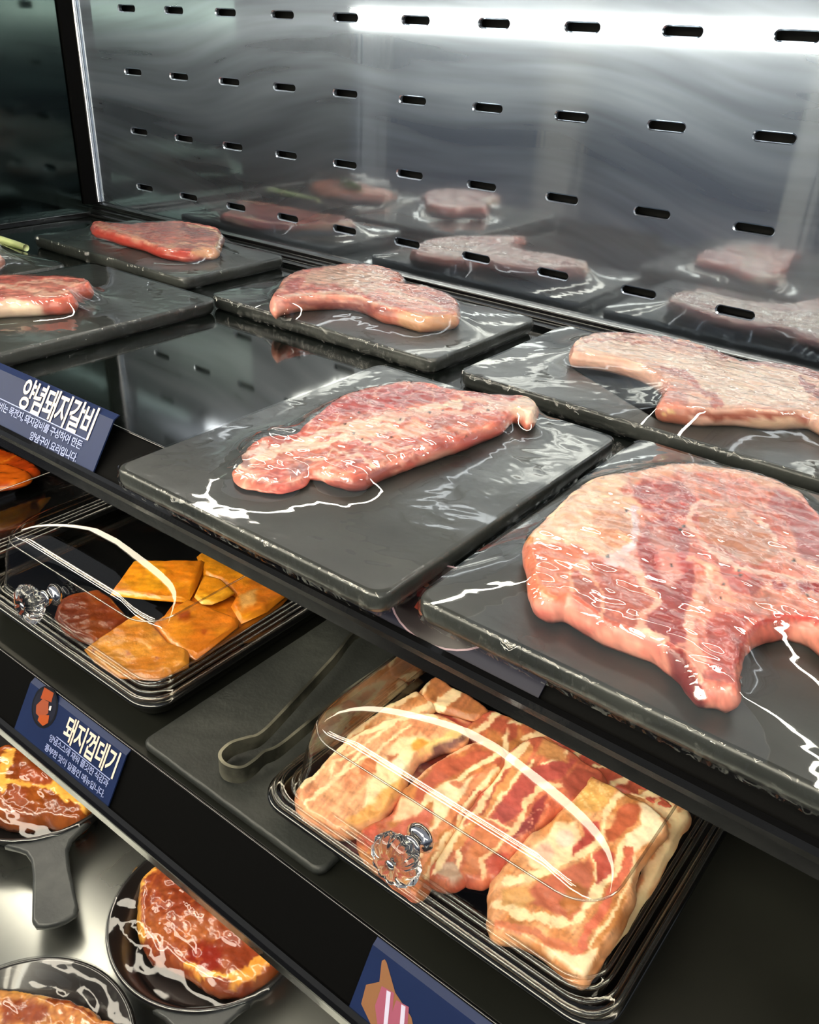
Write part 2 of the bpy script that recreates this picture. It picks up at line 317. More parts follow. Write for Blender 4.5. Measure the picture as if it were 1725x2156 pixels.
# ---------------------------------------------------------------- the case (setting)
XL, XR = -1.24, 17.0; PV = 0.7758
def back_wall():
    V = []; Fc = []; xs = [i-.5 for i in range(0, 18)]; rows = [i*PV for i in range(5, -5, -1)]
    def ring(c, rz, hw, hh, y):
        out = []; rr = hh
        for cx, cz, a0 in ((c+hw-rr, rz, -90), (c-hw+rr, rz, 90)):
            for k in range(9):
                a = math.radians(a0+180*k/8); out.append((cx+rr*math.cos(a), y, cz+rr*math.sin(a)))
        return out
    for rz in rows:
        if rz < -3.2: continue
        for c in range(0, 17):
            x0, x1, z0, z1 = c-.5, c+.5, rz-PV/2, rz+PV/2
            hw, hh = .183, .037
            r1 = ring(c, rz, hw+.012, hh+.012, 0); r2 = ring(c, rz, hw, hh, .012); r3 = ring(c, rz, hw, hh, .06)
            outer = [(x1, 0, z0+PV*k/8) for k in range(9)]+[(x0, 0, z1-PV*k/8) for k in range(9)]
            b = len(V); V += outer+r1+r2+r3; n = 18
            for k in range(n):
                j = (k+1) % n
                for q in range(3): Fc.append((b+q*n+k, b+q*n+j, b+(q+1)*n+j, b+(q+1)*n+k))
    zt = 5*PV+PV/2; zb = -3*PV-PV/2
    for (x0, x1, z0, z1) in ((XL, -.5, -3.1, zt), (-.5, 16.5, -3.1, zb), (16.5, XR, -3.1, zt)):
        b = len(V); V += [(x0, 0, z0), (x1, 0, z0), (x1, 0, z1), (x0, 0, z1)]; Fc.append((b, b+1, b+2, b+3))
    return mesh('wall_back', V, Fc, M_wall, None, False, (8, 0, -3.1))
tag(back_wall(), kind='structure')
tag(MB().box(XL, XR, .2, .3, -7.6, 4.4).build('wall_cavity', M_void), kind='structure')
tag(MB().box(XL, XR, 0, .06, -7.6, -3.1).build('wall_lower', M_face), kind='structure')
tag(MB().box(XL-.1, XL, -3.1, .2, -7.6, 4.4).build('wall_left', M_dark), kind='structure')
tag(MB().box(XL-.12, XL+.01, -6.1, -3.1, -7.6, 1.5).build('wall_left_frame', M_face), kind='structure')
tag(MB().box(XL, XL+.05, -.26, 0, -2.7, 4.4).build('trim_1', M_face), kind='structure')
t = MB().tube([(XL+.07, -.03, -2.68), (XL+.07, -.03, 4.4)], .035, 10).build('trim_2', M_trim, smooth=True); tag(t, kind='structure')
tag(MB().box(XL, XR, -8.4, 0, -7.7, -7.6).build('floor', M_steel), kind='structure')
tag(MB().box(XL, XR, -3.2, 0, 1.45, 1.6).build('ceiling', mat('canopy_enamel', (.62, .63, .62), .4)), kind='structure')
# black rail along the foot of the back panel, stepped
b = MB(); b.profile([(0, -2.86), (-.3, -2.86), (-.3, -2.815), (-.2, -2.8), (-.2, -2.765), (-.1, -2.75), (-.1, -2.7), (0, -2.69)], XL, XR)
tag(bevel(b.build('trim_3', M_black), .01, 2), kind='structure')
b = MB().box(XL, XL+.22, -4.9, -.3, -2.86, -2.78); tag(bevel(b.build('trim_4', M_black), .01, 2), kind='structure')
# shop behind the photographer, seen only in the mirrors
tag(MB().box(-40, 40, -40.4, -40, -14, 24).build('wall_front', mat('shop_wall', (.42, .46, .54), .7)), kind='structure')
for i, (x, w, c) in enumerate(((-26, 1.5, (.8, .8, .8)), (-14, 2.2, (.75, .73, .7)), (-1, 1.4, (.85, .84, .82)), (-34, 2, (.6, .63, .7)), (9, 2.4, (.55, .6, .68)))):  # unseen posts added to give vertical streaks in the steel panel's reflection
    tag(MB().box(x, x+w, -36-i, -35-i, -14, 24).build('trim_%d' % (5+i), mat('streak_post_%d' % i, c, .6)), kind='structure')

# lamps
def strip(name, x0, x1, y, z, w, h, M, label, down=True, group=None):
    t = thing(name, ((x0+x1)/2, y, z), label, 'light', group)
    MB().box(x0, x1, y-w/2, y+w/2, z, z+h).build('housing', M_house, t)
    MB().box(x0, x1, y-w*.38, y+w*.38, z-.05, z).build('diffuser', M, t); return t
strip('led_strip', XL+.3, XR-.5, -1.6, 1.31, .2, .13, M_led, 'long white light strip under the canopy of the case')
strip('led_strip', XL+.3, XR-.5, -4.7, -3.07, .12, .06, M_bled, 'slim white light strip under the upper black shelf')
strip('led_strip', XL+.3, XR-.5, -5.4, -5.21, .3, .06, M_dled, 'slim white light strip under the middle black shelf')
t = thing('shop_light', (5, -11, .02), 'long bright shop light seen mirrored along the top of the steel panel', 'light')
MB().tube([(-45, -11, .08), (26, -11, .08)], .16, 14).build('tube', M_sled, t, True)
MB().box(-45, 26, -11.4, -11.2, -.05, .2).build('housing', M_house, t)
M_hled = mat('led_highlight', emit=(1, .96, .86), es=HIGHLIGHT_LED)
for i, (y, z, x0, x1) in enumerate(((-12, 2.5, -12, 14), (-12, 4.9, -14, 14), (-16, 8.0, -16, 18))):  # unseen strips added so the wrapped meat catches bright highlights
    t = thing('highlight_strip', ((x0+x1)/2, y, z), ['lowest', 'middle', 'highest'][i]+' long strip added for film highlights, behind the photographer', 'light')
    MB().box(x0, x1, y-.5, y+.5, z+.1, z+.3).build('housing', M_house, t); MB().box(x0, x1, y-.22, y+.22, z-.15, z+.1).build('diffuser', M_hled, t)

# ---------------------------------------------------------------- shelves
def shelf(zt, yf, yb, M, dz, lab, x1=XR-.02):
    """deck, sloped price channel (yf, zt) -> (yb, zt-dz) and rounded lip"""
    t = thing('display_shelf', ((XL+XR)/2, (yf)/2, zt-.14), lab, 'shelf')
    bevel(MB().box(XL+.06, x1, yf+.02, -.02, zt-.14, zt).build('deck', M, t), .01, 2)
    MB().profile([(yf+.02, zt-.01), (yf, zt+.0), (yb, zt-dz), (yb+.05, zt-dz-.03), (yf+.06, zt-.14)], XL+.06, x1).build('price_channel', M_face, t)
    lip = []
    for k in range(9):
        a = math.radians(150-k*30); lip.append((yb-.035+.045*math.cos(a), zt-dz+.0+.06*math.sin(a)))
    lip += [(yb+.02, zt-dz-.17), (yb+.06, zt-dz-.17), (yb+.07, zt-dz)]
    MB().profile([(yb+.05, zt-dz+.0), (yb, zt-dz+.01), (yb-.03, zt-dz+.045), (yb-.065, zt-dz+.035), (yb-.08, zt-dz), (yb-.065, zt-dz-.05), (yb-.06, zt-dz-.14), (yb-.03, zt-dz-.17), (yb+.05, zt-dz-.17)], XL+.06, x1).build('lip', M_black, t)
    MB().tube([(XL+.06, yf, zt+.012), (x1, yf, zt+.012)], .012, 8).build('edge_bead', M_black, t, True)
    return t
Z1 = -2.86; Z2 = -5.0
shelf(Z1, -4.90, -5.20, M_glassy, .26, 'upper dark glass shelf holding the wrapped steaks, black front lip')
shelf(Z2, -5.74, -5.99, M_shelf2, .42, 'middle black shelf holding the domed meat boxes')

# ---------------------------------------------------------------- wrapped trays on the upper shelf
FILMS = []
def tray(x0, x1, y0, y1, label, steaks=(), th=.155, z=Z1, rot=0, wr=1.0, seed=0, pull=.9985):
    cx, cy = (x0+x1)/2, (y0+y1)/2; r = .1
    t = thing('meat_tray', (cx, cy, z), label, 'tray', 'black meat trays wrapped in film on the upper shelf')
    prof = [(.05, 0), (.015, .02), (0, .06), (0, th-.03), (.008, th-.01), (.03, th)]
    rings = [rrect(x0+i, x1-i, y0+i, y1-i, r, z+h) for i, h in prof]
    mb = MB().loft(rings); mb.v = rotz(mb.v, (cx, cy), rot).tolist(); o = mb.build('base', M_slate, t, True)
    for p in o.data.polygons:
        if len(p.vertices) > 4: p.use_smooth = False
    # film pulled over the meat: a membrane resting on whatever stands above the tray
    st = .022; nx, ny = int((x1-x0)/st)+1, int((y1-y0)/st)+1
    X, Y = np.meshgrid(np.linspace(x0+.004, x1-.004, nx), np.linspace(y0+.004, y1-.004, ny)); Q = np.stack([X.ravel(), Y.ravel()], 1); Q = rotz(np.c_[Q, Q[:, 0]*0], (cx, cy), rot)[:, :2]
    ob = np.zeros(nx*ny); cont = np.zeros(nx*ny)
    for P, h in steaks:
        sd = sdpoly(Q, P); hh = h+.012; ob = np.maximum(ob, np.where(sd < 0, hh*(1-.25*np.clip(1+sd/.05, 0, 1)**2), 0)); cont = np.maximum(cont, (sd < .0))
    ob = ob.reshape(ny, nx); h = ob.copy(); h[:] = np.maximum(h, .001)
    hi_ = ob.max(); lev = hi_*np.clip(np.minimum(np.minimum(X-x0, x1-X), np.minimum(Y-y0, y1-Y))/.5, 0, 1); h = np.maximum(lev*.9, ob)
    for it in range(900):
        h[1:-1, 1:-1] = np.maximum(ob[1:-1, 1:-1], .25*(h[:-2, 1:-1]+h[2:, 1:-1]+h[1:-1, :-2]+h[1:-1, 2:])*pull)
        h[0] = h[-1] = 0; h[:, 0] = h[:, -1] = 0
    for _ in range(3): hs = h.copy(); hs[1:-1, 1:-1] = (h[:-2, 1:-1]+h[2:, 1:-1]+h[1:-1, :-2]+h[1:-1, 2:]+h[1:-1, 1:-1]*2)/6; h = hs
    e = np.clip(np.minimum(np.minimum(X-x0, x1-X), np.minimum(Y-y0, y1-Y))/.15, 0, 1)
    free = 1-cont.reshape(ny, nx); wn = fbm(X*2.2+seed, Y*2.2)*5; rg = 1-np.abs(fbm(X*4+Y*2+seed*3+wn*.3, Y*5-X*2))*2.2
    h = h+.003+wr*e*(.0015*np.clip(rg, 0, 1)**3*free+.004*fbm(X*1.1+seed*5, Y*1.1, 1)*free+.009*(1-free)*(1-np.abs(fbm(X*6+seed, Y*14))*3))
    ctr = np.array([(x0+x1)/2, (y0+y1)/2]); 
    # pull the grid's square corners in to the tray's rounded ones
    Xc, Yc = X.copy(), Y.copy(); R_ = .1
    for sx, sy in ((1, 1), (1, -1), (-1, 1), (-1, -1)):
        qx = (x1 if sx > 0 else x0)-sx*R_; qy = (y1 if sy > 0 else y0)-sy*R_; ax = (X-qx)*sx; ay = (Y-qy)*sy; k = (ax > 0) & (ay > 0); d = np.hypot(ax, ay); mxd = np.maximum(ax, ay); f = np.where(d > 1e-6, mxd/np.maximum(d, 1e-6), 1)
        Xc = np.where(k, qx+sx*ax*f, Xc); Yc = np.where(k, qy+sy*ay*f, Yc)
    V = np.stack([Xc.ravel(), Yc.ravel(), (z+th+h).ravel()], 1); V = rotz(V, (cx, cy), rot)
    Fc = [(j*nx+i, j*nx+i+1, (j+1)*nx+i+1, (j+1)*nx+i) for j in range(ny-1) for i in range(nx-1)]
    f = mesh('film_wrap', V, Fc, M_film, t, col=np.repeat(cont[:, None], 3, 1))
    # film folded down the sides, crinkled
    per = [(i, 0) for i in range(nx)]+[(nx-1, j) for j in range(1, ny)]+[(i, ny-1) for i in range(nx-2, -1, -1)]+[(0, j) for j in range(ny-2, 0, -1)]
    P = np.array([V[j*nx+i] for i, j in per]); n = len(P); rows = []; c2 = np.array([cx, cy])
    for k, (zz, out) in enumerate(((0, .0), (.012, .010), (.05, .016), (.09, .018), (.125, .014), (.15, .004))):
        p = P.copy(); d = p[:, :2]-c2; dn = d/np.linalg.norm(d, axis=1)[:, None]
        u = np.arange(n)*.5; p[:, :2] += dn*(out+.008*fbm(u*1.3+seed, np.full(n, k*2.1), 3)*min(k, 2))[:, None]; p[:, 2] -= zz; rows.append(p)
    mb = MB().loft(rows, False, False); s_ = mb.build('film_side', M_filmside, t, True)
    return t

RED, RED2, PINK, FAT, FATW = (.80, .36, .34), (.70, .25, .26), (.90, .55, .47), (.97, .83, .75), (.99, .9, .84)
LAB_ON = 'upper shelf'
# --- steak on the centre tray
oA = [(493, 979), (499, 962), (515, 945), (516, 928), (540, 909), (572, 897), (622, 893), (655, 868), (690, 845), (755, 820), (820, 807), (852, 802), (904, 806), (967, 822), (1010, 826), (1060, 830), (1109, 834), (1129, 848), (1130, 866), (1112, 880), (1088, 863), (1057, 888), (988, 915), (917, 941), (869, 957), (836, 968), (800, 984), (764, 1000), (735, 1003), (715, 997), (680, 985), (650, 978), (640, 990), (606, 1003), (570, 1004), (535, 1000), (505, 994)]
ft, fw = FAT, (.96, .78, .70)
lA = [('P', [(640, 870), (700, 850), (820, 812), (900, 812), (960, 830), (900, 850), (780, 865), (700, 880), (650, 895)], (.80, .38, .38), 8),
      ('P', [(560, 930), (590, 915), (640, 905), (680, 905), (650, 925), (610, 940), (570, 945)], (.86, .42, .36)),
      ('L', [(505, 985), (540, 975), (600, 945), (660, 925), (720, 905), (800, 885), (880, 870), (960, 850)], 16, ft), ('L', [(600, 950), (650, 945), (700, 935), (760, 915), (820, 900), (850, 905)], 13, ft),
      ('L', [(515, 945), (540, 915), (575, 902)], 9, FATW), ('L', [(500, 965), (530, 960), (560, 945)], 20, (.93, .80, .76)),
      ('P', [(700, 910), (760, 900), (830, 905), (800, 930), (740, 925)], (.97, .76, .66), 5), ('L', [(740, 925), (800, 940), (860, 945)], 6, fw),
      ('L', [(650, 970), (700, 955), (760, 960), (790, 985)], 6, fw), ('P', [(860, 890), (930, 900), (940, 920), (870, 925), (830, 915)], (.96, .72, .64), 5),
      ('P', [(895, 905), (940, 885), (1000, 880), (960, 900), (915, 912)], (.78, .45, .40), 3),
      ('L', [(880, 930), (960, 905), (1040, 880), (1090, 860)], 10, (.90, .50, .42)), ('L', [(820, 870), (900, 880), (960, 865), (1060, 862)], 12, (.95, .72, .65)),
      ('P', [(960, 830), (1060, 838), (1120, 845), (1128, 862), (1060, 860), (980, 850)], (.95, .76, .70), 4), ('P', [(1070, 838), (1140, 832), (1140, 890), (1100, 885), (1085, 862)], (.96, .84, .76), 4),
      ('L', [(980, 833), (1050, 840)], 9, (.82, .45, .42)), ('V', .018, .10, (.9, .4, -.4, 1.6), (.97, .78, .70), .65),
      ('P', [(600, 985), (650, 975), (655, 1000), (610, 1008)], (.72, .50, .50), 5), ('P', [(505, 970), (528, 966), (530, 985), (510, 985)], (.70, .52, .50), 4),
      ('P', [(700, 1000), (760, 1002), (830, 972), (830, 1040), (740, 1045), (690, 1020)], (.72, .38, .34), 4), ('P', [(870, 975), (960, 940), (960, 985), (880, 1010)], (.86, .62, .56), 8)]
lA += [('D', p, 3.2, (.22, .16, .12)) for p in ((678, 962), (727, 893), (745, 912), (763, 925), (780, 935), (798, 915), (756, 868), (905, 868), (932, 864), (843, 883), (985, 918), (972, 945), (1028, 863), (825, 921))]
zt = Z1+.155
def thinA(v):
    q = proj(np.c_[v, np.full(len(v), zt+.1)]); return .45+.55*sst(q[:, 0], 620, 740)
sA, bA = slab('pork_steak', oA, zt+.004, .12, M_meat, None, .014, .02, ((.84, .42, .38), (.90, .54, .46)), lA, thin=thinA, seed=1, jit=.007, paintkw=dict(fib=(.93, -.35)))
tag(sA, 'long red marbled pork steak on the centre tray of the upper shelf', 'steak')
tray(6.82, 9.15, -5.49, -2.68, 'black wrapped tray in the centre, overhanging the shelf front', [(bA, .124)], seed=1, pull=.985)
# --- big chop on the right tray
oB = [(1112, 1128), (1127, 1106), (1159, 1078), (1208, 1029), (1248, 1007), (1287, 997), (1346, 988), (1419, 973), (1475, 975), (1541, 983), (1589, 992), (1636, 1007), (1674, 1026), (1700, 1048), (1730, 1085), (1770, 1140), (1800, 1220), (1815, 1310), (1800, 1370), (1760, 1345), (1725, 1316), (1680, 1300), (1640, 1303), (1610, 1312), (1585, 1328), (1567, 1350), (1556, 1394), (1553, 1425), (1550, 1446), (1520, 1440), (1488, 1436), (1470, 1423), (1437, 1387), (1390, 1347), (1325, 1325), (1281, 1307), (1238, 1285), (1198, 1262), (1165, 1262), (1135, 1250), (1125, 1225), (1119, 1183), (1113, 1150)]
cr = (.98, .80, .69)
tri1 = [(1213, 1195), (1240, 1180), (1300, 1182), (1345, 1215), (1365, 1250), (1370, 1285), (1345, 1310), (1360, 1335), (1280, 1315), (1210, 1275), (1205, 1235)]
lB = [('P', [(1080, 1140), (1120, 1142), (1170, 1150), (1215, 1150), (1240, 1165), (1275, 1172), (1290, 1180), (1310, 1190), (1345, 1140), (1350, 1060), (1330, 1040), (1300, 1030), (1340, 1000), (1240, 960), (1080, 1060)], cr, 4),
      ('P', [(1300, 1030), (1330, 1020), (1345, 985), (1420, 965), (1500, 970), (1600, 985), (1700, 1030), (1680, 1045), (1560, 1005), (1440, 990), (1360, 1010)], (.92, .70, .60), 5),
      ('P', [(1100, 1148), (1190, 1148), (1240, 1168), (1218, 1192), (1206, 1240), (1195, 1262), (1120, 1262), (1105, 1200)], (.93, .54, .42), 4),
      ('V', .03, .09, (.5, 1, -1.4, .5), (.98, .70, .58), .6, [(1100, 1148), (1240, 1168), (1206, 1240), (1120, 1262)]),
      ('P', tri1, (.82, .44, .38), 3), ('V', .05, .10, (.5, .9, -.9, .5), (.90, .60, .52), .7, tri1),
      ('P', [(1352, 1130), (1372, 1100), (1410, 1090), (1445, 1120), (1460, 1170), (1470, 1230), (1455, 1290), (1450, 1345), (1425, 1362), (1395, 1345), (1360, 1320), (1385, 1280), (1380, 1240), (1355, 1200), (1345, 1170)], (.74, .32, .32), 4),
      ('P', [(1330, 1030), (1360, 1018), (1420, 1015), (1450, 1030), (1470, 1060), (1450, 1085), (1400, 1090), (1360, 1070), (1340, 1050)], (.76, .36, .35), 4),
      ('V', .035, .09, (1, .2, -.2, 1.3), (.95, .66, .60), .6, [(1330, 1010), (1470, 1010), (1470, 1090), (1340, 1090)]),
      ('P', [(1370, 1100), (1400, 1115), (1430, 1160), (1440, 1220), (1420, 1250), (1390, 1230), (1395, 1180), (1370, 1150)], (.84, .56, .53), 8),  # grey-pink patch is a sheen painted into the meat colour
      ('P', [(1470, 1075), (1520, 1070), (1575, 1080), (1600, 1110), (1635, 1140), (1640, 1170), (1600, 1190), (1560, 1185), (1510, 1150), (1480, 1110)], (.83, .58, .49), 4),
      ('P', [(1640, 1030), (1700, 1060), (1740, 1120), (1760, 1200), (1700, 1180), (1680, 1130), (1650, 1090), (1620, 1060)], (.76, .42, .42), 6),
      ('L', [(1210, 1190), (1232, 1192), (1245, 1222), (1262, 1242), (1268, 1262), (1272, 1300)], 8, (.95, .70, .60)), ('P', [(1210, 1186), (1242, 1182), (1250, 1225)], (.95, .74, .64), 2), ('L', [(1201, 1205), (1206, 1245)], 8, (.96, .70, .58)),
      ('L', [(1318, 1188), (1345, 1205), (1368, 1242), (1378, 1275), (1346, 1307), (1350, 1325), (1400, 1350)], 15, (.96, .74, .66)),
      ('L', [(1333, 1070), (1340, 1100), (1336, 1140), (1318, 1170), (1290, 1180)], 21, (.93, .80, .82)), ('P', [(1275, 1172), (1320, 1155), (1345, 1180), (1350, 1200), (1310, 1192)], (.95, .78, .76), 4),
      ('P', [(1252, 1085), (1280, 1068), (1310, 1070), (1326, 1090), (1326, 1130), (1308, 1152), (1285, 1158), (1262, 1140), (1248, 1112)], (.88, .62, .50), 3),
      ('V', .045, .10, (.8, .3, -.3, 1.8), (.97, .76, .64), .8, [(1245, 1070), (1326, 1070), (1326, 1150), (1262, 1155)]),
      ('L', [(1450, 1095), (1475, 1130), (1510, 1165), (1550, 1195), (1610, 1212), (1700, 1225), (1760, 1235)], 13, (.96, .76, .70)), ('L', [(1450, 1090), (1480, 1062), (1560, 1068), (1600, 1095), (1650, 1160), (1720, 1200)], 10, (.95, .76, .70)),
      ('L', [(1455, 1175), (1485, 1180), (1520, 1215), (1570, 1245), (1640, 1240), (1740, 1250)], 12, (.94, .66, .58)), ('P', [(1512, 1190), (1560, 1200), (1590, 1212), (1605, 1235), (1580, 1255), (1540, 1240)], (.78, .42, .40), 4),
      ('P', [(1620, 1228), (1660, 1232), (1650, 1250), (1625, 1245)], (.72, .26, .27), 3), ('P', [(1680, 1225), (1740, 1230), (1740, 1250), (1690, 1245)], (.72, .26, .27), 3),
      ('L', [(1500, 1195), (1480, 1250), (1455, 1310), (1460, 1355), (1475, 1400), (1480, 1425)], 18, (.95, .70, .62)), ('L', [(1480, 1290), (1530, 1275), (1600, 1270), (1680, 1280), (1740, 1300)], 10, (.93, .62, .55)),
      ('P', [(1490, 1300), (1540, 1290), (1600, 1290), (1570, 1320), (1555, 1380), (1550, 1440), (1500, 1430), (1495, 1360)], (.82, .40, .37), 5), ('P', [(1580, 1262), (1620, 1255), (1640, 1275), (1600, 1290), (1575, 1280)], (.85, .55, .48), 4),
      ('L', [(1558, 1400), (1567, 1350), (1590, 1322), (1640, 1300), (1720, 1310)], 9, (.88, .36, .32)), ('V', .02, .07, (1, .5, -.6, 1.2), (.96, .70, .62), .25),
      ('D', (1117, 1136), 9, (.93, .62, .35)), ('P', [(1400, 1355), (1440, 1370), (1480, 1440), (1480, 1500), (1420, 1450)], (.55, .22, .22), 6)]
lB += [('D', p, 4.5, (.2, .13, .1)) for p in ((1280, 1171), (1414, 1190), (1433, 1115), (1440, 1108), (1556, 1201), (1560, 1211), (1524, 1230), (1700, 1253), (1672, 1180), (1518, 1260), (1319, 1075))]
sB, bB = slab('pork_chop', oB, zt+.004, .16, M_meat, None, .0125, .03, ((.86, .48, .43), (.92, .62, .55)), lB, seed=2, jit=.006, lump=.035, paintkw=dict(fib=(.4, .9)))
tag(sB, 'large round pink pork chop with a curved rib end on the front right tray', 'steak')
tray(9.27, 11.5, -5.36, -2.58, 'black wrapped tray at the front right under the largest chop', [(bB, .165)], seed=2)
# --- curved chop on the back centre tray
oC = [(571, 628), (578, 612), (592, 600), (592, 590), (620, 572), (660, 563), (720, 556), (760, 555), (800, 558), (840, 571), (851, 582), (845, 590), (825, 592), (870, 598), (900, 602), (945, 617), (962, 630), (965, 655), (955, 662), (900, 668), (870, 664), (830, 652), (800, 646), (760, 628), (720, 622), (680, 622), (640, 625), (600, 632), (580, 640)]
lC = [('L', [(592, 600), (620, 576), (720, 562), (800, 562)], 8, (.94, .70, .62)), ('P', [(600, 590), (625, 578), (645, 590), (635, 605), (610, 608)], (.82, .36, .32), 4), ('P', [(645, 578), (700, 565), (790, 568), (830, 585), (800, 602), (720, 605), (650, 598)], (.90, .72, .63), 6),
      ('L', [(580, 620), (640, 608), (720, 612), (780, 622), (850, 645)], 9, (.86, .44, .38)), ('L', [(600, 626), (680, 618), (760, 625), (820, 645)], 7, (.95, .78, .70)), ('P', [(820, 562), (855, 575), (860, 592), (828, 592), (800, 570)], (.84, .48, .38), 4),
      ('P', [(865, 605), (900, 603), (950, 620), (965, 650), (920, 645), (880, 625)], (.82, .48, .44), 5), ('L', [(760, 610), (820, 610), (880, 630), (940, 650)], 8, (.95, .78, .70)), ('P', [(565, 630), (600, 628), (605, 660), (570, 660)], (.93, .66, .60), 3),
      ('P', [(830, 655), (900, 665), (960, 660), (960, 700), (850, 700)], (.93, .72, .58), 6), ('P', [(600, 640), (760, 632), (830, 660), (800, 670), (650, 650)], (.70, .42, .40), 5), ('V', .03, .1, (1, .2, -.3, 1.6), (.95, .78, .70), .4)]
sC, bC = slab('pork_chop', oC, zt+.004, .16, M_meat, None, .018, .03, ((.88, .52, .46), (.92, .62, .55)), lC, seed=3)
tag(sC, 'pale curved pork chop on the back centre tray, next to the mirror panel', 'steak')
tray(4.05, 7.1, -2.27, -.43, 'black wrapped tray at the back, left of the fatty steak', [(bC, .164)], seed=3)
# --- fatty steak on the back right tray
oD = [(1205, 738), (1212, 718), (1235, 704), (1280, 698), (1330, 701), (1390, 708), (1440, 716), (1500, 732), (1560, 757), (1620, 760), (1680, 770), (1740, 785), (1800, 810), (1840, 850), (1830, 890), (1780, 905), (1720, 873), (1700, 868), (1640, 870), (1560, 862), (1500, 862), (1460, 860), (1410, 854), (1395, 850), (1388, 845), (1400, 825), (1403, 805), (1380, 785), (1340, 765), (1290, 752), (1240, 745), (1212, 742)]
lD = [('P', [(1210, 715), (1280, 705), (1330, 722), (1400, 740), (1500, 752), (1600, 770), (1690, 785), (1720, 820), (1690, 850), (1600, 858), (1520, 848), (1500, 830), (1440, 800), (1400, 775), (1300, 745), (1215, 740)], (.97, .84, .77), 5),
      ('L', [(1280, 702), (1360, 708), (1440, 725), (1520, 745), (1600, 766), (1700, 780), (1760, 800)], 9, (.76, .46, .42)), ('L', [(1230, 716), (1300, 716), (1380, 730)], 5, (.82, .56, .50)),
      ('L', [(1400, 775), (1450, 800), (1480, 830), (1520, 850)], 16, (.80, .48, .44)), ('L', [(1690, 800), (1730, 830), (1740, 860)], 20, (.74, .40, .38)), ('P', [(1395, 805), (1430, 815), (1450, 855), (1385, 855)], (.84, .56, .50), 5),
      ('V', .04, .07, (.6, .2, -.4, 2.2), (.80, .50, .46), .4, [(1400, 770), (1520, 800), (1520, 860), (1400, 850)]),
      ('P', [(1380, 852), (1460, 858), (1460, 905), (1380, 900)], (.80, .50, .42), 3), ('P', [(1460, 864), (1560, 870), (1700, 876), (1700, 905), (1600, 885), (1470, 880)], (.72, .40, .32), 5), ('P', [(1580, 885), (1680, 880), (1720, 900), (1600, 905)], (.90, .76, .66), 5), ('L', [(1400, 870), (1425, 862)], 8, (.90, .74, .52))]
sD, bD = slab('pork_neck_steak', oD, zt+.004, .15, M_meat, None, .015, .018, ((.90, .68, .61), (.93, .76, .69)), lD, seed=4, jit=.004)
tag(sD, 'pale fatty pork steak on the back right tray, bordered by red lean', 'steak')
tray(7.43, 10.6, -2.33, -.42, 'black wrapped tray at the back right under the pale fatty steak', [(bD, .154)], seed=4)
# --- red steak far back left
oE = [(192, 468), (215, 466), (260, 470), (300, 468), (340, 466), (375, 464), (400, 468), (440, 474), (463, 482), (468, 495), (462, 512), (455, 524), (430, 527), (400, 531), (360, 527), (330, 520), (300, 508), (260, 498), (235, 490), (210, 484), (196, 478)]
lE = [('L', [(200, 472), (260, 488), (320, 508), (400, 520), (455, 515)], 7, (.94, .70, .60)), ('V', .035, .10, (.9, .3, -.4, 1.8), (.94, .72, .62), .6), ('L', [(400, 472), (440, 478), (462, 492), (455, 520)], 8, (.95, .78, .66)), ('P', [(380, 475), (430, 480), (450, 495), (410, 500), (385, 490)], (.72, .42, .42), 4),
      ('P', [(190, 478), (235, 495), (330, 522), (400, 533), (395, 548), (330, 545), (190, 500)], (.85, .33, .28), 3), ('P', [(400, 531), (470, 515), (470, 550), (400, 545)], (.93, .70, .55), 4)]
sE, bE = slab('pork_steak', oE, zt+.004, .13, M_meat, None, .022, .04, ((.80, .38, .36), (.88, .52, .46)), lE, seed=5)
tag(sE, 'dark red triangular steak on the far back left tray, near the case corner', 'steak')
tray(.25, 3.34, -2.06, -.40, 'black wrapped tray far back left near the case corner', [(bE, .134)], seed=5, rot=0)
# --- pink steak at the left edge of the picture
oF = [(-260, 640), (-230, 600), (-150, 585), (-60, 578), (0, 578), (60, 578), (120, 579), (165, 583), (188, 588), (189, 598), (165, 604), (152, 610), (155, 622), (130, 628), (90, 630), (40, 632), (0, 634), (-80, 645), (-180, 655)]
lF = [('L', [(-100, 590), (0, 588), (100, 592), (185, 596)], 6, (.94, .70, .62)), ('L', [(-60, 612), (0, 606), (60, 612), (120, 622), (155, 612)], 8, (.95, .74, .66)), ('L', [(0, 606), (40, 598), (90, 600), (150, 600)], 6, (.95, .74, .66)),
      ('P', [(-120, 630), (60, 632), (92, 638), (95, 680), (-120, 690)], (.98, .86, .76), 4), ('P', [(95, 634), (155, 612), (190, 600), (190, 640), (130, 660), (92, 665)], (.88, .46, .38), 4), ('P', [(-150, 585), (0, 582), (120, 584), (150, 590), (0, 596), (-150, 600)], (.82, .42, .38), 3)]
sF, bF = slab('pork_steak', oF, zt+.004, .17, M_meat, None, .018, .03, ((.86, .48, .43), (.90, .58, .52)), lF, seed=6)
tag(sF, 'thick pink steak cut by the left edge of the photo, on the shelf', 'steak')
tray(2.02, 4.26, -5.1, -2.34, 'black wrapped tray at the left edge of the photo', [(bF, .174)], seed=6, pull=.99)
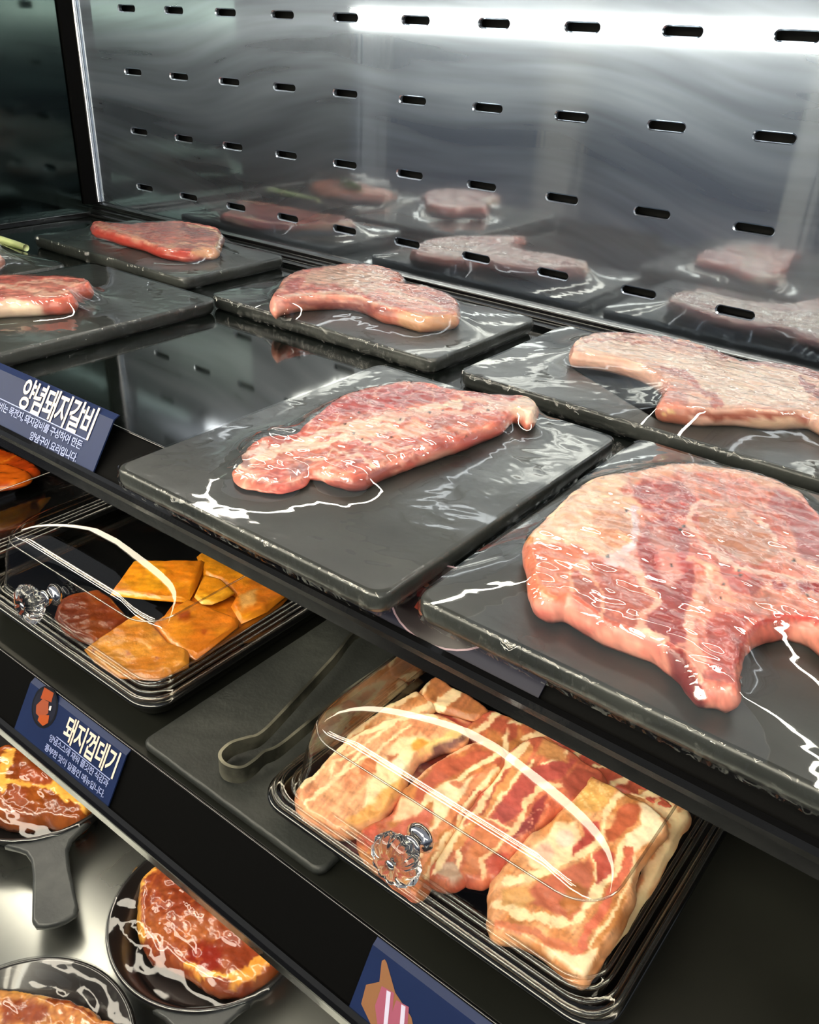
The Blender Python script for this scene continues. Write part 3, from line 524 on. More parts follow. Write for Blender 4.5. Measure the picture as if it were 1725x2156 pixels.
# --- pepper steak tray beyond the left edge, seen in the mirrors
def real_poly(cx, cy, rx, ry, n=14, s=0, a0=0):
    P = []
    for k in range(n):
        a = 2*math.pi*k/n; r = 1+.18*math.sin(2*a+s)+.1*math.sin(3*a+s*2); x = rx*r*math.cos(a); y = ry*r*math.sin(a); P.append((cx+x*math.cos(a0)-y*math.sin(a0), cy+x*math.sin(a0)+y*math.cos(a0)))
    return P
sG, bG = slab('pork_steak', None, zt+.004, .15, M_meat, None, .025, .04, ((.80, .45, .36), (.88, .58, .48)), [('V', .03, .1, (.9, .3, -.4, 1.8), (.94, .74, .62), .6)], seed=7, real=real_poly(.9, -3.6, .75, .62, s=1))
tag(sG, 'brownish steak topped with a green pepper, seen mirrored in the steel panel', 'steak')
tray(-.3, 1.9, -4.88, -2.62, 'black wrapped tray with a spring onion, at the far left edge', [(bG, .3)], seed=7)
g = thing('green_pepper', (.9, -3.6, zt+.16), 'green pepper lying on the mirrored brownish steak', 'pepper')
pth = [(.45+.9*t_, -3.9+.5*t_+.12*math.sin(t_*3), zt+.21) for t_ in np.linspace(0, 1, 14)]
MB().tube(pth, [.02+.07*math.sin(math.pi*min(1, .12+.8*t_)) for t_ in np.linspace(1, 0, 14)], 12).build('pod', mat('pepper_green', (.42, .52, .12), .25, coat=.5), g, True)
MB().tube([pth[0], (.36, -3.95, zt+.24)], [.025, .015], 8).build('stem', mat('pepper_stem', (.3, .4, .1), .5), g, True)
pp = [onz(u, v, zt+.06) for u, v in ((-60, 490), (0, 505), (55, 522))]
MB().tube([pp[0], (pp[0]+pp[1])/2, pp[1], (pp[1]+pp[2])/2, pp[2]], [.055, .055, .052, .05, .042], 12).build('spring_onion', mat('onion_white', (.86, .9, .66), .3, coat=.4, noise=(25, (.72, .8, .5), .4, .6, (1, 8, 8))), None, True)
tag(bpy.data.objects['spring_onion'], 'pale green spring onion end lying at the left edge of the photo', 'vegetable')
# ---------------------------------------------------------------- price cards
def card(name, pts, label, title, lines, tsize, lsize, tpos, lpos, rule, pic=None, fold=.05):
    """pts: corners (left-bottom, right-bottom, right-top, left-top) in case units; face coordinates run 0..w along x and 0..h up"""
    p = [np.array(q, float) for q in pts]; ex = p[1]-p[0]; w = np.linalg.norm(ex); ex /= w; ey = p[3]-p[0]; ey = ey-ex*(ey @ ex); h = np.linalg.norm(ey); ey /= h; ez = np.cross(ex, ey)
    t = thing(name, (p[0]+p[1])/2, label, 'price card')
    P = lambda x, y, z=0: p[0]+ex*x+ey*y+ez*z
    mb = MB(); V = [P(0, 0), P(w, 0), P(w, h-fold), P(w, h, -.03), P(0, h, -.03), P(0, h-fold)]
    V += [v-ez*.012 for v in V]
    mb.add(V, [(0, 1, 2, 5), (5, 2, 3, 4), (7, 6, 11, 8), (8, 11, 10, 9), (0, 6, 7, 1), (1, 7, 8, 2), (2, 8, 9, 3), (3, 9, 10, 4), (4, 10, 11, 5), (5, 11, 6, 0)])
    mb.build('card', M_sign, t)
    M_ = Matrix(((ex[0], ey[0], ez[0]), (ex[1], ey[1], ez[1]), (ex[2], ey[2], ez[2]))).to_4x4()
    def text(nm, s_, size, x, y, M, bold, align='RIGHT', width=.9):
        c = bpy.data.curves.new(nm, 'FONT'); c.body = s_; c.size = size*U; c.offset = bold*size*U; c.align_x = align; c.space_character = width; c.resolution_u = 3; c.extrude = .0006*U; c.shear = .0
        o = bpy.data.objects.new(nm, c); COL.objects.link(o); bpy.context.view_layer.update()
        me = bpy.data.meshes.new_from_object(o.evaluated_get(bpy.context.evaluated_depsgraph_get())); COL.objects.unlink(o); bpy.data.objects.remove(o)
        me.materials.clear(); me.materials.append(M); o = bpy.data.objects.new(nm, me); COL.objects.link(o); o.parent = t
        o.matrix_local = Matrix.Translation((Vector(P(x, y, .006))-Vector(t['_o']))*U) @ M_; return o
    if title:
        o = text('title', title, tsize, tpos[0], tpos[1], M_ink, .018); o.scale = (.86, 1.25, 1)
        for i, l in enumerate(lines):
            text('small_print', l, lsize, lpos[0], lpos[1]-i*lsize*1.35, M_ink2, .012)
        a, b_, y = rule; mb = MB().add([P(a, y, .004), P(b_, y, .004), P(b_, y+.008, .004), P(a, y+.008, .004)], [(0, 1, 2, 3)]); mb.build('rule', M_ink2, t)
    if pic: pic(t, P)
    return t
def disc(P, cx, cy, rx, ry, z, n=32): return [P(cx+rx*math.cos(2*math.pi*k/n), cy+ry*math.sin(2*math.pi*k/n), z) for k in range(n)]
def pic_pan(t, P):
    for nm, r, c, z in (('printed_dish', .165, (.05, .055, .09), .003), ('printed_dish', .145, (.10, .11, .17), .0045)):
        D = disc(P, .27, .36, r*1.0, r*1.05, z); mesh(nm, D, [tuple(range(len(D)))], mat('print_%s' % (nm+str(r)), c, .4), t, False)
    for i, (pl, c) in enumerate((([(.19, .50), (.32, .51), (.33, .43), (.27, .42), (.19, .40)], (.62, .28, .14)), ([(.17, .33), (.22, .41), (.30, .42), (.34, .34), (.28, .26), (.20, .27)], (.60, .30, .20)), ([(.25, .28), (.36, .33), (.38, .27), (.33, .22), (.25, .23)], (.66, .30, .13)), ([(.33, .40), (.355, .41), (.36, .37), (.335, .365)], (.8, .8, .82)))):
        mesh('printed_meat', [P(x, y, .006+.0015*i) for x, y in pl], [tuple(reversed(range(len(pl))))], mat('print_meat_%d' % i, c, .4), t, False)
def pic_board(t, P):
    def poly(nm, pl, c, z): mesh(nm, [P(x, y, z) for x, y in pl], [tuple(range(len(pl)))], mat('print_'+nm+str(c[0]), c, .4), t, False)
    poly('printed_board', [(.22, .01), (.60, .01), (.40, .24), (.25, .30), (.13, .42), (.11, .43), (.095, .41), (.13, .29), (.055, .22), (.07, .10)], (.55, .38, .26), .003)
    for dx in (0, .12):
        poly('printed_belly', [(.24+dx, .03), (.33+dx, .03), (.245+dx, .295-dx*.1), (.155+dx, .28-dx*.1), (.16+dx, .15)], (.62, .33, .42), .005+dx*.01)
        poly('printed_belly', [(.275+dx, .03), (.305+dx, .03), (.225+dx, .285-dx*.1), (.195+dx, .28-dx*.1)], (.80, .78, .88), .007+dx*.01)
# upper card, on the slope of the upper price channel; lower cards on the middle one
card('price_card', [(4.30, -5.227, -3.105), (6.12, -5.227, -3.105), (6.14, -4.955, -2.695), (4.30, -4.955, -2.695)],
     'navy price card on the upper shelf channel, cream writing and no picture', '양념돼지갈비', ['양념돼지갈비는 목전지, 돼지갈비를 구성하여 만든', '양념구이 요리입니다.'], .225, .078, (1.66, .245), (1.60, .135), (.3, 1.62, .215))
card('price_card', [(5.63, -6.025, -5.42), (6.94, -6.025, -5.42), (7.0, -5.765, -4.985), (5.65, -5.765, -4.985)],
     'navy price card with a dish of pork printed on it, middle shelf channel', '돼지껍데기', ['양념소스에 재워 쫄깃한 식감과', '풍부한 맛이 일품인 메뉴입니다.'], .185, .066, (1.28, .255), (1.24, .155), (.52, 1.24, .215), pic_pan)
card('price_card', [(9.41, -6.025, -5.42), (11.2, -6.025, -5.42), (11.2, -5.765, -4.985), (9.41, -5.765, -4.985)],
     'navy price card with a wooden board of pork belly printed on it', '', [], .1, .1, (0, 0), (0, 0), None, pic_board)
def pic_dish(t, P):
    for rx, ry, c, z in ((.37, .238, (.62, .52, .56), .003), (.355, .228, (.13, .10, .11), .0045)):
        D = disc(P, .74, .245, rx, ry, z); mesh('printed_dish', D, [tuple(range(len(D)))], mat('print_dish%s' % rx, c, .35), t, False)
    rn = random.Random(5)
    for i in range(30):
        a = rn.random()*6.28; q = rn.random()**.5*.8; x = .78+.30*q*math.cos(a); y = .25+.19*q*math.sin(a); s_ = rn.uniform(.03, .07); c = rn.choice([(.50, .18, .16), (.58, .24, .18), (.42, .14, .14), (.70, .52, .44), (.66, .44, .36)])
        if c[1] > .4: s_ *= .5
        pl = [(x+s_*math.cos(k*1.05+a)*rn.uniform(.6, 1.1), y+s_*.8*math.sin(k*1.05+a)*rn.uniform(.6, 1.1)) for k in range(6)]
        mesh('printed_meat', [P(u_, v_, .006+.0006*i) for u_, v_ in pl], [tuple(range(6))], mat('print_beef%s' % c[0], c, .4), t, False)
card('price_card', [(8.52, -5.227, -3.105), (10.0, -5.227, -3.105), (10.0, -4.955, -2.87), (8.52, -4.955, -2.87)],
     'price card with a printed round dish of dark meat, glimpsed between the front trays', '', [], .1, .1, (0, 0), (0, 0), None, pic_dish).children[0].data.materials[0] = mat('dark_purple_card', (.06, .06, .15), .5, spec=.3)

# ---------------------------------------------------------------- domed boxes on the middle shelf
def dome_box(x0, x1, y0, y1, zb, kx, label, seed=0):
    t = thing('domed_food_box', ((x0+x1)/2, (y0+y1)/2, zb), label, 'food box', 'clear domed boxes of meat on the middle shelf')
    pr = [(.22, 0, .16), (.12, .02, .18), (.06, .10, .2), (.03, .19, .22), (0, .205, .24), (0, .225, .24), (.02, .235, .23), (.07, .235, .2), (.09, .20, .19), (.16, .07, .18), (.2, .055, .16)]
    MB().loft([rrect(x0+i, x1-i, y0+i, y1-i, r, zb+h) for i, h, r in pr]).build('tray', M_tray_b, t, True)
    # clear lid: flange, upright wall, rounded shoulder, flat-domed top
    zf = zb+.25; H = .78; L = []
    for i, h, r in ((.03, -.03, .24), (.03, .012, .24), (.06, .03, .23), (.12, .035, .22), (.15, .02, .21), (.165, .05, .21), (.19, .3, .22), (.22, .50, .26)): L.append(rrect(x0+i, x1-i, y0+i, y1-i, r, zf+h))
    w = min(x1-x0, y1-y0)/2-.22
    for k in range(1, 25):
        f = k/25; q = .22+w*(1-(1-f)**1.0)*.985; e = f; h = .50+.36*(1-(1-e)**2.2)**(1/1.9); r = .26+(min(x1-x0, y1-y0)/2-q-.26)*min(1, f*1.6) if f < .9 else max((min(x1-x0, y1-y0)/2-q)*.98, .006)
        L.append(rrect(x0+q, x1-q, y0+q, y1-q, max(min(r, min(x1-x0, y1-y0)/2-q-.002), .005), zf+h))
    lid = MB().loft(L, False, True).build('lid', M_lid, t, True)
    # a parting line runs round the shoulder
    rr = rrect(x0+.235, x1-.235, y0+.235, y1-.235, .27, zf+.545); MB().tube([np.array(p) for p in rr]+[np.array(rr[0])], .008, 6).build('rim_line', M_ridge, lid, True)
    for i, h, r, w_ in ((.035, .012, .24, .018), (.075, .04, .22, .012), (.13, .042, .215, .014), (.165, .06, .21, .012)):
        rr = rrect(x0+i, x1-i, y0+i, y1-i, r, zf+h); MB().tube([np.array(p) for p in rr]+[np.array(rr[0])], w_, 8).build('rim_line', M_ridge2, lid, True)
    # crystal knob on a chrome foot, screwed to the front wall
    c = np.array([kx, y0+.2, zf+.34]); ax = (0, -1, .12)
    kb = MB().lathe([(.0, 0), (.095, .0), (.1, .02), (.075, .05), (.055, .07), (.07, .10), (.075, .115), (.04, .13), (0, .13)], c, 32, ax).build('knob_foot', M_chrome, lid, True)
    cc = c+np.array(ax)/np.linalg.norm(ax)*.13; n = 16; rings = []; axn = np.array(ax)/np.linalg.norm(ax); a_ = np.cross(axn, (0, 0, 1)); a_ /= np.linalg.norm(a_); b_ = np.cross(axn, a_)
    for r, h in ((.03, 0), (.10, .03), (.155, .085), (.165, .13), (.13, .18), (.07, .195), (.035, .175)):
        rings.append([cc+axn*h+r*(1+(.07 if k % 4 < 2 else -.06)*min(1, r/.1))*(math.cos(2*math.pi*k/48)*a_+math.sin(2*math.pi*k/48)*b_) for k in range(48)])
    MB().loft(rings).build('knob', M_glass, lid, True)
    MB().lathe([(.03, .168), (.034, .185), (.0, .19)], cc, 20, axn).build('knob_screw', M_chrome, lid, True)
    return t
M_ridge2 = clear_mat('plastic_bead', .18, .7, .10, (.93, .93, .90))
M_ridge = clear_mat('plastic_ridge', .15, .6, .22, (.85, .85, .83))
ZB = Z2+.085
dome_box(8.2, 10.86, -5.64, -2.7, ZB, 9.48, 'clear domed box of sliced pork belly with a crystal knob', 1)
dome_box(4.35, 6.96, -5.56, -2.9, Z2, 5.5, 'clear domed box of brown and amber pork skins', 2)
dome_box(1.45, 4.05, -5.56, -2.9, Z2, 2.75, 'domed box of orange marinated meat under the left end of the shelf', 3)

# pork belly slices, each its own slab
BF, BP, BR, BD, BT = (.98, .86, .70), (.91, .68, .51), (.80, .42, .33), (.68, .28, .26), (.82, .55, .35)
def belly(pts, z, th, layers, label, base=(BR, BP), seed=0, nm='pork_belly_slice', step=.016, tilt=None, fib=(-.6, .8), m=None, cat='meat', grp='pork belly slices in the domed box', **kw):
    o, B = slab(nm, pts, z, th, m or M_meatdry, None, step, .03, base, layers, seed=seed, lump=.03, jit=.006, tilt=tilt, paintkw=dict(fib=fib, warp=6), **kw); tag(o, label, cat, grp); return o
ZL = ZB+.075
bel = 'pork belly slices in the domed box'
# bottom layer, seen between the upper slices
belly([(640, 1720), (720, 1600), (880, 1450), (1050, 1500), (1250, 1590), (1400, 1680), (1340, 1800), (1250, 1960), (1120, 1900), (1000, 1850), (860, 1850), (760, 1790)], ZL, .05, [('V', .012, .1, (.6, -.8, .8, .6), BF, .8)], 'bottom pork belly slice lying under all the others in the domed box', (BD, BR), 20, step=.03)
b0 = [(725, 1553), (752, 1525), (786, 1500), (830, 1474), (871, 1453), (886, 1458), (918, 1481), (900, 1500), (867, 1520), (800, 1560), (760, 1590), (720, 1590)]
belly(b0, ZL+.06, .06, [('L', [(735, 1550), (800, 1500), (872, 1460)], 14, BF), ('L', [(770, 1560), (850, 1505), (915, 1480)], 16, BF)], 'narrow pale belly slice at the left of the box, behind the bone end', (BT, BP), 21)
belly([(885, 1456), (893, 1440), (920, 1425), (961, 1447), (1000, 1470), (1031, 1493), (1020, 1505), (998, 1509), (954, 1495), (920, 1487), (900, 1478)], ZL+.06, .06, [('L', [(925, 1492), (945, 1470), (975, 1440)], 26, BF), ('L', [(890, 1462), (905, 1436)], 10, BF)], 'tan belly slice with a broad white band, at the back left of the box', (BT, (.80, .52, .36)), 22)
belly([(985, 1530), (1010, 1505), (1040, 1495), (1080, 1510), (1140, 1535), (1190, 1560), (1160, 1575), (1120, 1568), (1085, 1580), (1062, 1605), (1030, 1600), (1000, 1560)], ZL+.06, .06, [('L', [(1000, 1540), (1060, 1500)], 10, BF), ('L', [(1060, 1590), (1080, 1530), (1110, 1520)], 14, BF), ('P', [(1070, 1530), (1095, 1528), (1098, 1555), (1078, 1562)], BR), ('L', [(1110, 1560), (1150, 1545)], 9, BF)], 'small belly slice at the back middle of the box by the shelf edge', (BR, BT), 23)
belly([(1150, 1545), (1200, 1562), (1290, 1612), (1375, 1662), (1420, 1695), (1400, 1700), (1350, 1680), (1300, 1660), (1255, 1630), (1210, 1600)], ZL+.06, .07, [('L', [(1210, 1600), (1230, 1575), (1260, 1590)], 12, BF), ('L', [(1290, 1650), (1330, 1630)], 12, BF), ('L', [(1330, 1680), (1390, 1675)], 12, BF), ('L', [(1250, 1620), (1290, 1600)], 7, BF)], 'striped belly slice lying at the back right of the box', (BR, (.86, .42, .36)), 24)
belly([(1290, 1650), (1340, 1655), (1390, 1672), (1455, 1706), (1432, 1760), (1390, 1840), (1340, 1920), (1290, 1990), (1262, 2020), (1290, 1950), (1340, 1860), (1350, 1800)], ZL+.05, .06, [('L', [(1300, 1990), (1370, 1860), (1440, 1720)], 26, BF), ('L', [(1400, 1700), (1420, 1730)], 30, BF), ('P', [(1350, 1800), (1390, 1810), (1370, 1850), (1340, 1840)], BF), ('V', .03, .1, (.6, -.8, .8, .6), BF, .6)], 'pale belly slice against the right wall of the box', (BT, BP), 25)
b1 = [(628, 1668), (640, 1642), (662, 1628), (700, 1584), (740, 1546), (800, 1517), (867, 1500), (925, 1502), (976, 1528), (984, 1545), (960, 1560), (930, 1562), (904, 1572), (890, 1582), (871, 1597), (857, 1623), (850, 1646), (832, 1671), (804, 1709), (762, 1736), (716, 1743), (677, 1727), (640, 1698)]
l1 = [('L', [(640, 1650), (700, 1590), (760, 1540), (860, 1506), (920, 1506)], 11, BF), ('L', [(650, 1690), (700, 1640), (750, 1595), (775, 1560), (830, 1520)], 7, BF), ('L', [(690, 1640), (712, 1605), (765, 1565)], 5, BF), ('L', [(670, 1668), (720, 1628), (790, 1585), (860, 1530)], 6, BF),
      ('P', [(770, 1660), (800, 1600), (840, 1560), (885, 1545), (905, 1560), (870, 1590), (855, 1640), (800, 1690), (765, 1700)], BF, 4), ('P', [(755, 1620), (775, 1595), (795, 1600), (790, 1625), (765, 1640)], (.82, .50, .34)), ('P', [(812, 1588), (840, 1585), (820, 1600)], (.80, .48, .34)), ('D', (838, 1612), 20, (.99, .93, .82)),
      ('P', [(865, 1560), (885, 1550), (902, 1560), (880, 1585), (862, 1582)], (.93, .66, .34), 4), ('P', [(900, 1560), (975, 1535), (985, 1550), (930, 1580), (880, 1600)], (.93, .80, .56), 3), ('P', [(920, 1572), (980, 1545), (985, 1560), (900, 1610)], (.58, .42, .40), 3), ('P', [(770, 1700), (850, 1630), (850, 1660), (800, 1720), (760, 1745), (730, 1735)], (.92, .68, .42), 5),
      ('V', .03, .07, (-.6, .8, -.8, -.6), (.96, .76, .60), .3)]
belly(b1, ZL+.09, .15, l1, 'thick belly slice with a bone end at the left of the box', ((.88, .60, .45), (.93, .70, .54)), 26, step=.013)
b2 = [(758, 1756), (770, 1735), (800, 1722), (828, 1705), (838, 1680), (850, 1655), (872, 1640), (900, 1612), (945, 1583), (1000, 1560), (1030, 1556), (1062, 1575), (1066, 1605), (1040, 1640), (1000, 1680), (965, 1740), (930, 1795), (905, 1850), (880, 1885), (850, 1870), (800, 1830), (765, 1795)]
l2 = [('L', [(870, 1645), (905, 1615), (960, 1580), (1010, 1560)], 12, (.93, .72, .58)), ('P', [(872, 1690), (892, 1640), (930, 1600), (990, 1585), (1030, 1582), (1000, 1610), (950, 1640), (915, 1665), (895, 1690)], (.82, .44, .34), 4),
      ('L', [(878, 1705), (930, 1665), (990, 1625), (1050, 1590)], 9, BF), ('P', [(915, 1735), (912, 1680), (950, 1650), (1000, 1640), (970, 1680), (940, 1740), (890, 1800), (850, 1830), (880, 1780)], (.98, .88, .74), 5), ('P', [(950, 1650), (965, 1640), (980, 1650), (960, 1662)], (.88, .56, .42)),
      ('L', [(880, 1850), (920, 1760), (970, 1690), (1040, 1620)], 14, (.90, .60, .44)), ('L', [(900, 1850), (940, 1770), (985, 1700), (1050, 1620)], 9, BF), ('P', [(840, 1670), (880, 1690), (890, 1705), (860, 1730), (830, 1730), (835, 1700)], (.96, .78, .64), 5), ('P', [(850, 1730), (890, 1705), (915, 1705), (905, 1745), (870, 1775), (830, 1770), (820, 1750)], (.84, .46, .38), 4), ('P', [(758, 1750), (800, 1725), (800, 1760), (770, 1790)], (.84, .40, .32), 5)]
belly(b2, ZL+.09, .12, l2, 'second belly slice from the left, running behind the crystal knob', (BR, BT), 27, step=.013)
b3 = [(1062, 1590), (1084, 1571), (1112, 1552), (1142, 1549), (1160, 1560), (1190, 1574), (1212, 1586), (1232, 1603), (1272, 1627), (1262, 1650), (1230, 1670), (1205, 1690), (1180, 1700), (1140, 1735), (1112, 1764), (1078, 1797), (1062, 1825), (1042, 1856), (1035, 1843), (1020, 1848), (995, 1846), (980, 1842), (960, 1853), (940, 1855), (914, 1845), (908, 1825), (926, 1798), (958, 1748), (1000, 1684), (1040, 1640), (1064, 1605)]
l3 = [('L', [(915, 1835), (950, 1775), (990, 1715), (1030, 1660), (1080, 1600), (1110, 1565)], 17, BF), ('L', [(965, 1830), (960, 1795), (985, 1750), (1030, 1710), (1075, 1650), (1120, 1600)], 9, BF), ('L', [(955, 1790), (1000, 1740), (1060, 1660), (1120, 1570)], 12, (.88, .62, .42)),
      ('P', [(1040, 1720), (1060, 1680), (1110, 1620), (1160, 1600), (1180, 1590), (1215, 1600), (1190, 1630), (1150, 1650), (1100, 1700), (1060, 1735)], (.80, .40, .37), 3), ('P', [(980, 1800), (1010, 1745), (1040, 1735), (1070, 1750), (1060, 1775), (1030, 1800), (1010, 1840), (975, 1835)], (.86, .54, .38), 4),
      ('P', [(1105, 1715), (1120, 1690), (1150, 1675), (1150, 1700), (1120, 1745), (1080, 1770), (1085, 1740)], (.66, .30, .30), 3), ('V', .05, .12, (.8, .6, -.6, 1.8), (.93, .66, .56), .8, [(1080, 1770), (1105, 1715), (1150, 1670), (1160, 1700), (1110, 1760)]), ('L', [(1020, 1845), (1015, 1810), (1045, 1780), (1090, 1740), (1100, 1690), (1140, 1660), (1200, 1650)], 10, (.97, .80, .64)),
      ('L', [(1030, 1720), (1080, 1742)], 5, BF), ('P', [(1025, 1810), (1045, 1790), (1075, 1795), (1050, 1850), (1030, 1840)], (.80, .38, .32), 3), ('L', [(1140, 1610), (1190, 1595), (1200, 1575)], 5, BF), ('P', [(1150, 1560), (1190, 1578), (1200, 1600), (1160, 1600), (1130, 1590)], (.86, .62, .42), 4), ('P', [(1180, 1640), (1220, 1610), (1265, 1625), (1240, 1660), (1200, 1680)], (.74, .38, .32), 5), ('P', [(915, 1840), (940, 1820), (960, 1825), (980, 1845), (950, 1858)], (.80, .68, .60), 4)]
belly(b3, ZL+.10, .13, l3, 'middle belly slice, just right of the crystal knob', (BR, (.86, .52, .40)), 28, step=.013)
b4 = [(1036, 1888), (1038, 1862), (1048, 1838), (1067, 1820), (1090, 1790), (1124, 1750), (1160, 1724), (1187, 1700), (1206, 1680), (1224, 1661), (1236, 1645), (1247, 1632), (1270, 1642), (1299, 1656), (1336, 1677), (1362, 1688), (1382, 1702), (1402, 1724), (1404, 1738), (1396, 1752), (1370, 1784), (1346, 1815), (1340, 1850), (1333, 1882), (1315, 1925), (1297, 1960), (1268, 2010), (1252, 2035), (1234, 2057), (1215, 2050), (1203, 2044), (1179, 2023), (1160, 2005), (1140, 1987), (1098, 1971), (1049, 1956), (1038, 1935)]
tl = [(1100, 1870), (1150, 1850), (1200, 1830), (1245, 1805), (1250, 1850), (1240, 1890), (1225, 1925), (1205, 1940), (1180, 1930), (1140, 1905), (1110, 1895)]
l4 = [('L', [(1050, 1900), (1080, 1915), (1130, 1930), (1180, 1945), (1220, 1940), (1232, 1915), (1260, 1880), (1300, 1830), (1305, 1790), (1330, 1765)], 19, BF),
      ('L', [(1070, 1855), (1120, 1845), (1160, 1835), (1195, 1810), (1250, 1790), (1270, 1760), (1272, 1720), (1290, 1690), (1315, 1665)], 13, BF), ('P', [(1110, 1790), (1150, 1760), (1170, 1735), (1210, 1735), (1215, 1780), (1190, 1810), (1150, 1835), (1130, 1830), (1115, 1815)], (.98, .86, .72), 4),
      ('D', (1190, 1765), 24, (.96, .80, .74)), ('D', (1147, 1795), 24, (.97, .78, .70)), ('P', [(1222, 1735), (1255, 1730), (1262, 1755), (1240, 1785), (1200, 1805), (1200, 1790), (1225, 1765)], (.78, .36, .33), 3), ('P', [(1240, 1640), (1300, 1662), (1285, 1690), (1265, 1710), (1225, 1715), (1195, 1705), (1215, 1680)], (.88, .68, .42), 4), ('V', .05, .12, (.6, -.8, 1.6, 1.2), (.97, .84, .64), .7, [(1240, 1640), (1300, 1662), (1265, 1710), (1200, 1705)]),
      ('P', [(1290, 1740), (1300, 1705), (1330, 1690), (1350, 1700), (1345, 1730), (1320, 1745), (1300, 1770), (1285, 1770), (1275, 1745)], (.80, .44, .32), 3), ('P', [(1345, 1695), (1385, 1705), (1402, 1730), (1380, 1760), (1350, 1790), (1320, 1790), (1330, 1755), (1355, 1735)], (.98, .90, .78), 4),
      ('P', tl, (.82, .48, .38), 4), ('P', [(1060, 1870), (1110, 1862), (1130, 1890), (1100, 1915), (1060, 1900)], (.86, .66, .44), 4), ('P', [(1195, 1850), (1240, 1880), (1225, 1920), (1200, 1935), (1185, 1900)], (.78, .50, .30), 6), ('P', [(1255, 1800), (1280, 1782), (1292, 1800), (1290, 1840), (1262, 1870), (1250, 1840)], (.78, .38, .33), 3), ('L', [(1250, 1800), (1255, 1850), (1262, 1880)], 4, BF),
      ('L', [(1325, 1785), (1320, 1830), (1290, 1890), (1255, 1940), (1225, 1985), (1210, 2000)], 18, (.87, .48, .38)), ('L', [(1340, 1800), (1325, 1860), (1290, 1930), (1240, 1990)], 7, BF), ('L', [(1050, 1945), (1110, 1955), (1170, 1985), (1210, 1995)], 16, (.86, .52, .38)), ('P', [(1140, 1985), (1200, 2010), (1260, 1990), (1250, 2030), (1230, 2060), (1190, 2035)], (.97, .86, .72), 4), ('L', [(1250, 1995), (1290, 1945), (1320, 1890)], 8, (.84, .58, .36))]
belly(b4, ZL+.12, .14, l4, 'largest belly slice with two bone rounds at the right of the box', (BT, BP), 29, step=.013)

# pork skins in the left box
def skin(pts, z, th, c1, c2, label, layers=(), seed=0): return belly(pts, z, th, list(layers)+[('V', .02, .06, (1, 0, 0, 1), tuple(np.array(c1)*.8), .25)], label, (c1, c2), seed, 'pork_skin_square', .022, None, (1, 0), M_skin, 'meat', 'pork skin squares in the left domed box', k=1)
ZS = Z2+.075
skin([(330, 1420), (420, 1380), (590, 1268), (610, 1250), (520, 1200), (430, 1180), (390, 1230), (340, 1300), (290, 1360)], ZS, .05, (.86, .52, .12), (.78, .44, .12), 'bottom amber pork skin lying along the right wall of the left box', seed=40)
skin([(416, 1166), (430, 1160), (600, 1250), (560, 1280), (509, 1304), (490, 1270), (500, 1250), (470, 1222), (430, 1205)], ZS+.055, .06, (.92, .60, .14), (.88, .50, .16), 'amber pork skin at the back right of the left box', [('P', [(505, 1255), (540, 1240), (540, 1275), (510, 1290)], (.88, .66, .38), 6)], seed=41)
skin([(280, 1180), (430, 1179), (412, 1225), (395, 1258), (300, 1250), (236, 1243)], ZS+.075, .07, (.93, .64, .16), (.86, .50, .12), 'yellow amber pork skin at the middle of the left box, bright cut edge', [('L', [(236, 1252), (300, 1262), (396, 1272)], 12, (.97, .68, .12))], seed=42)
skin([(430, 1207), (470, 1220), (492, 1243), (470, 1255), (445, 1266), (425, 1264), (410, 1250)], ZS+.115, .05, (.90, .66, .2), (.82, .52, .12), 'small torn yellow pork skin between the larger ones', seed=43)
skin([(118, 1290), (126, 1260), (150, 1248), (208, 1238), (228, 1252), (270, 1298), (235, 1325), (200, 1350), (140, 1325)], ZS+.06, .08, (.62, .30, .07), (.50, .20, .06), 'dark brown pork skin beside the crystal knob of the left box', seed=44)
skin([(320, 1310), (350, 1290), (395, 1260), (502, 1300), (500, 1312), (411, 1380), (358, 1352)], ZS+.095, .07, (.87, .55, .16), (.84, .48, .14), 'broad amber pork skin at the right of the left box', [('P', [(370, 1295), (400, 1290), (400, 1310), (375, 1310)], (.66, .30, .10), 5), ('D', (430, 1330), 8, (.7, .34, .1))], seed=45)
skin([(178, 1360), (200, 1345), (290, 1290), (322, 1312), (350, 1345), (395, 1365), (395, 1395), (330, 1422), (250, 1416), (200, 1385)], ZS+.11, .07, (.88, .60, .24), (.84, .52, .18), 'front amber pork skin in the left box, seen under the light arc', [('D', (196, 1368), 6, (.65, .36, .12)), ('D', (270, 1375), 6, (.7, .36, .12)), ('D', (330, 1385), 5, (.7, .36, .12))], seed=46)
# orange marinated pieces in the far left box
for i, pts in enumerate(([(-160, 960), (-60, 930), (0, 955), (30, 985), (-40, 1010), (-140, 1000)], [(-40, 940), (20, 948), (70, 975), (80, 990), (30, 1000), (-20, 985)], [(-10, 975), (50, 985), (60, 1005), (0, 1020), (-60, 1015)])):
    belly(pts, ZS+.05+.05*i, .1, [('V', .02, .1, (1, .3, -.3, 1), (.95, .60, .2), .7)], ['orange marinated meat piece furthest left in the far left box', 'orange marinated meat piece at the back of the far left box', 'front orange marinated meat piece in the far left box'][i], ((.80, .38, .10), (.70, .26, .08)), 60+i, 'marinated_meat', .03, None, (1, 0), M_glaze, 'meat', 'orange marinated pieces in the far left box')

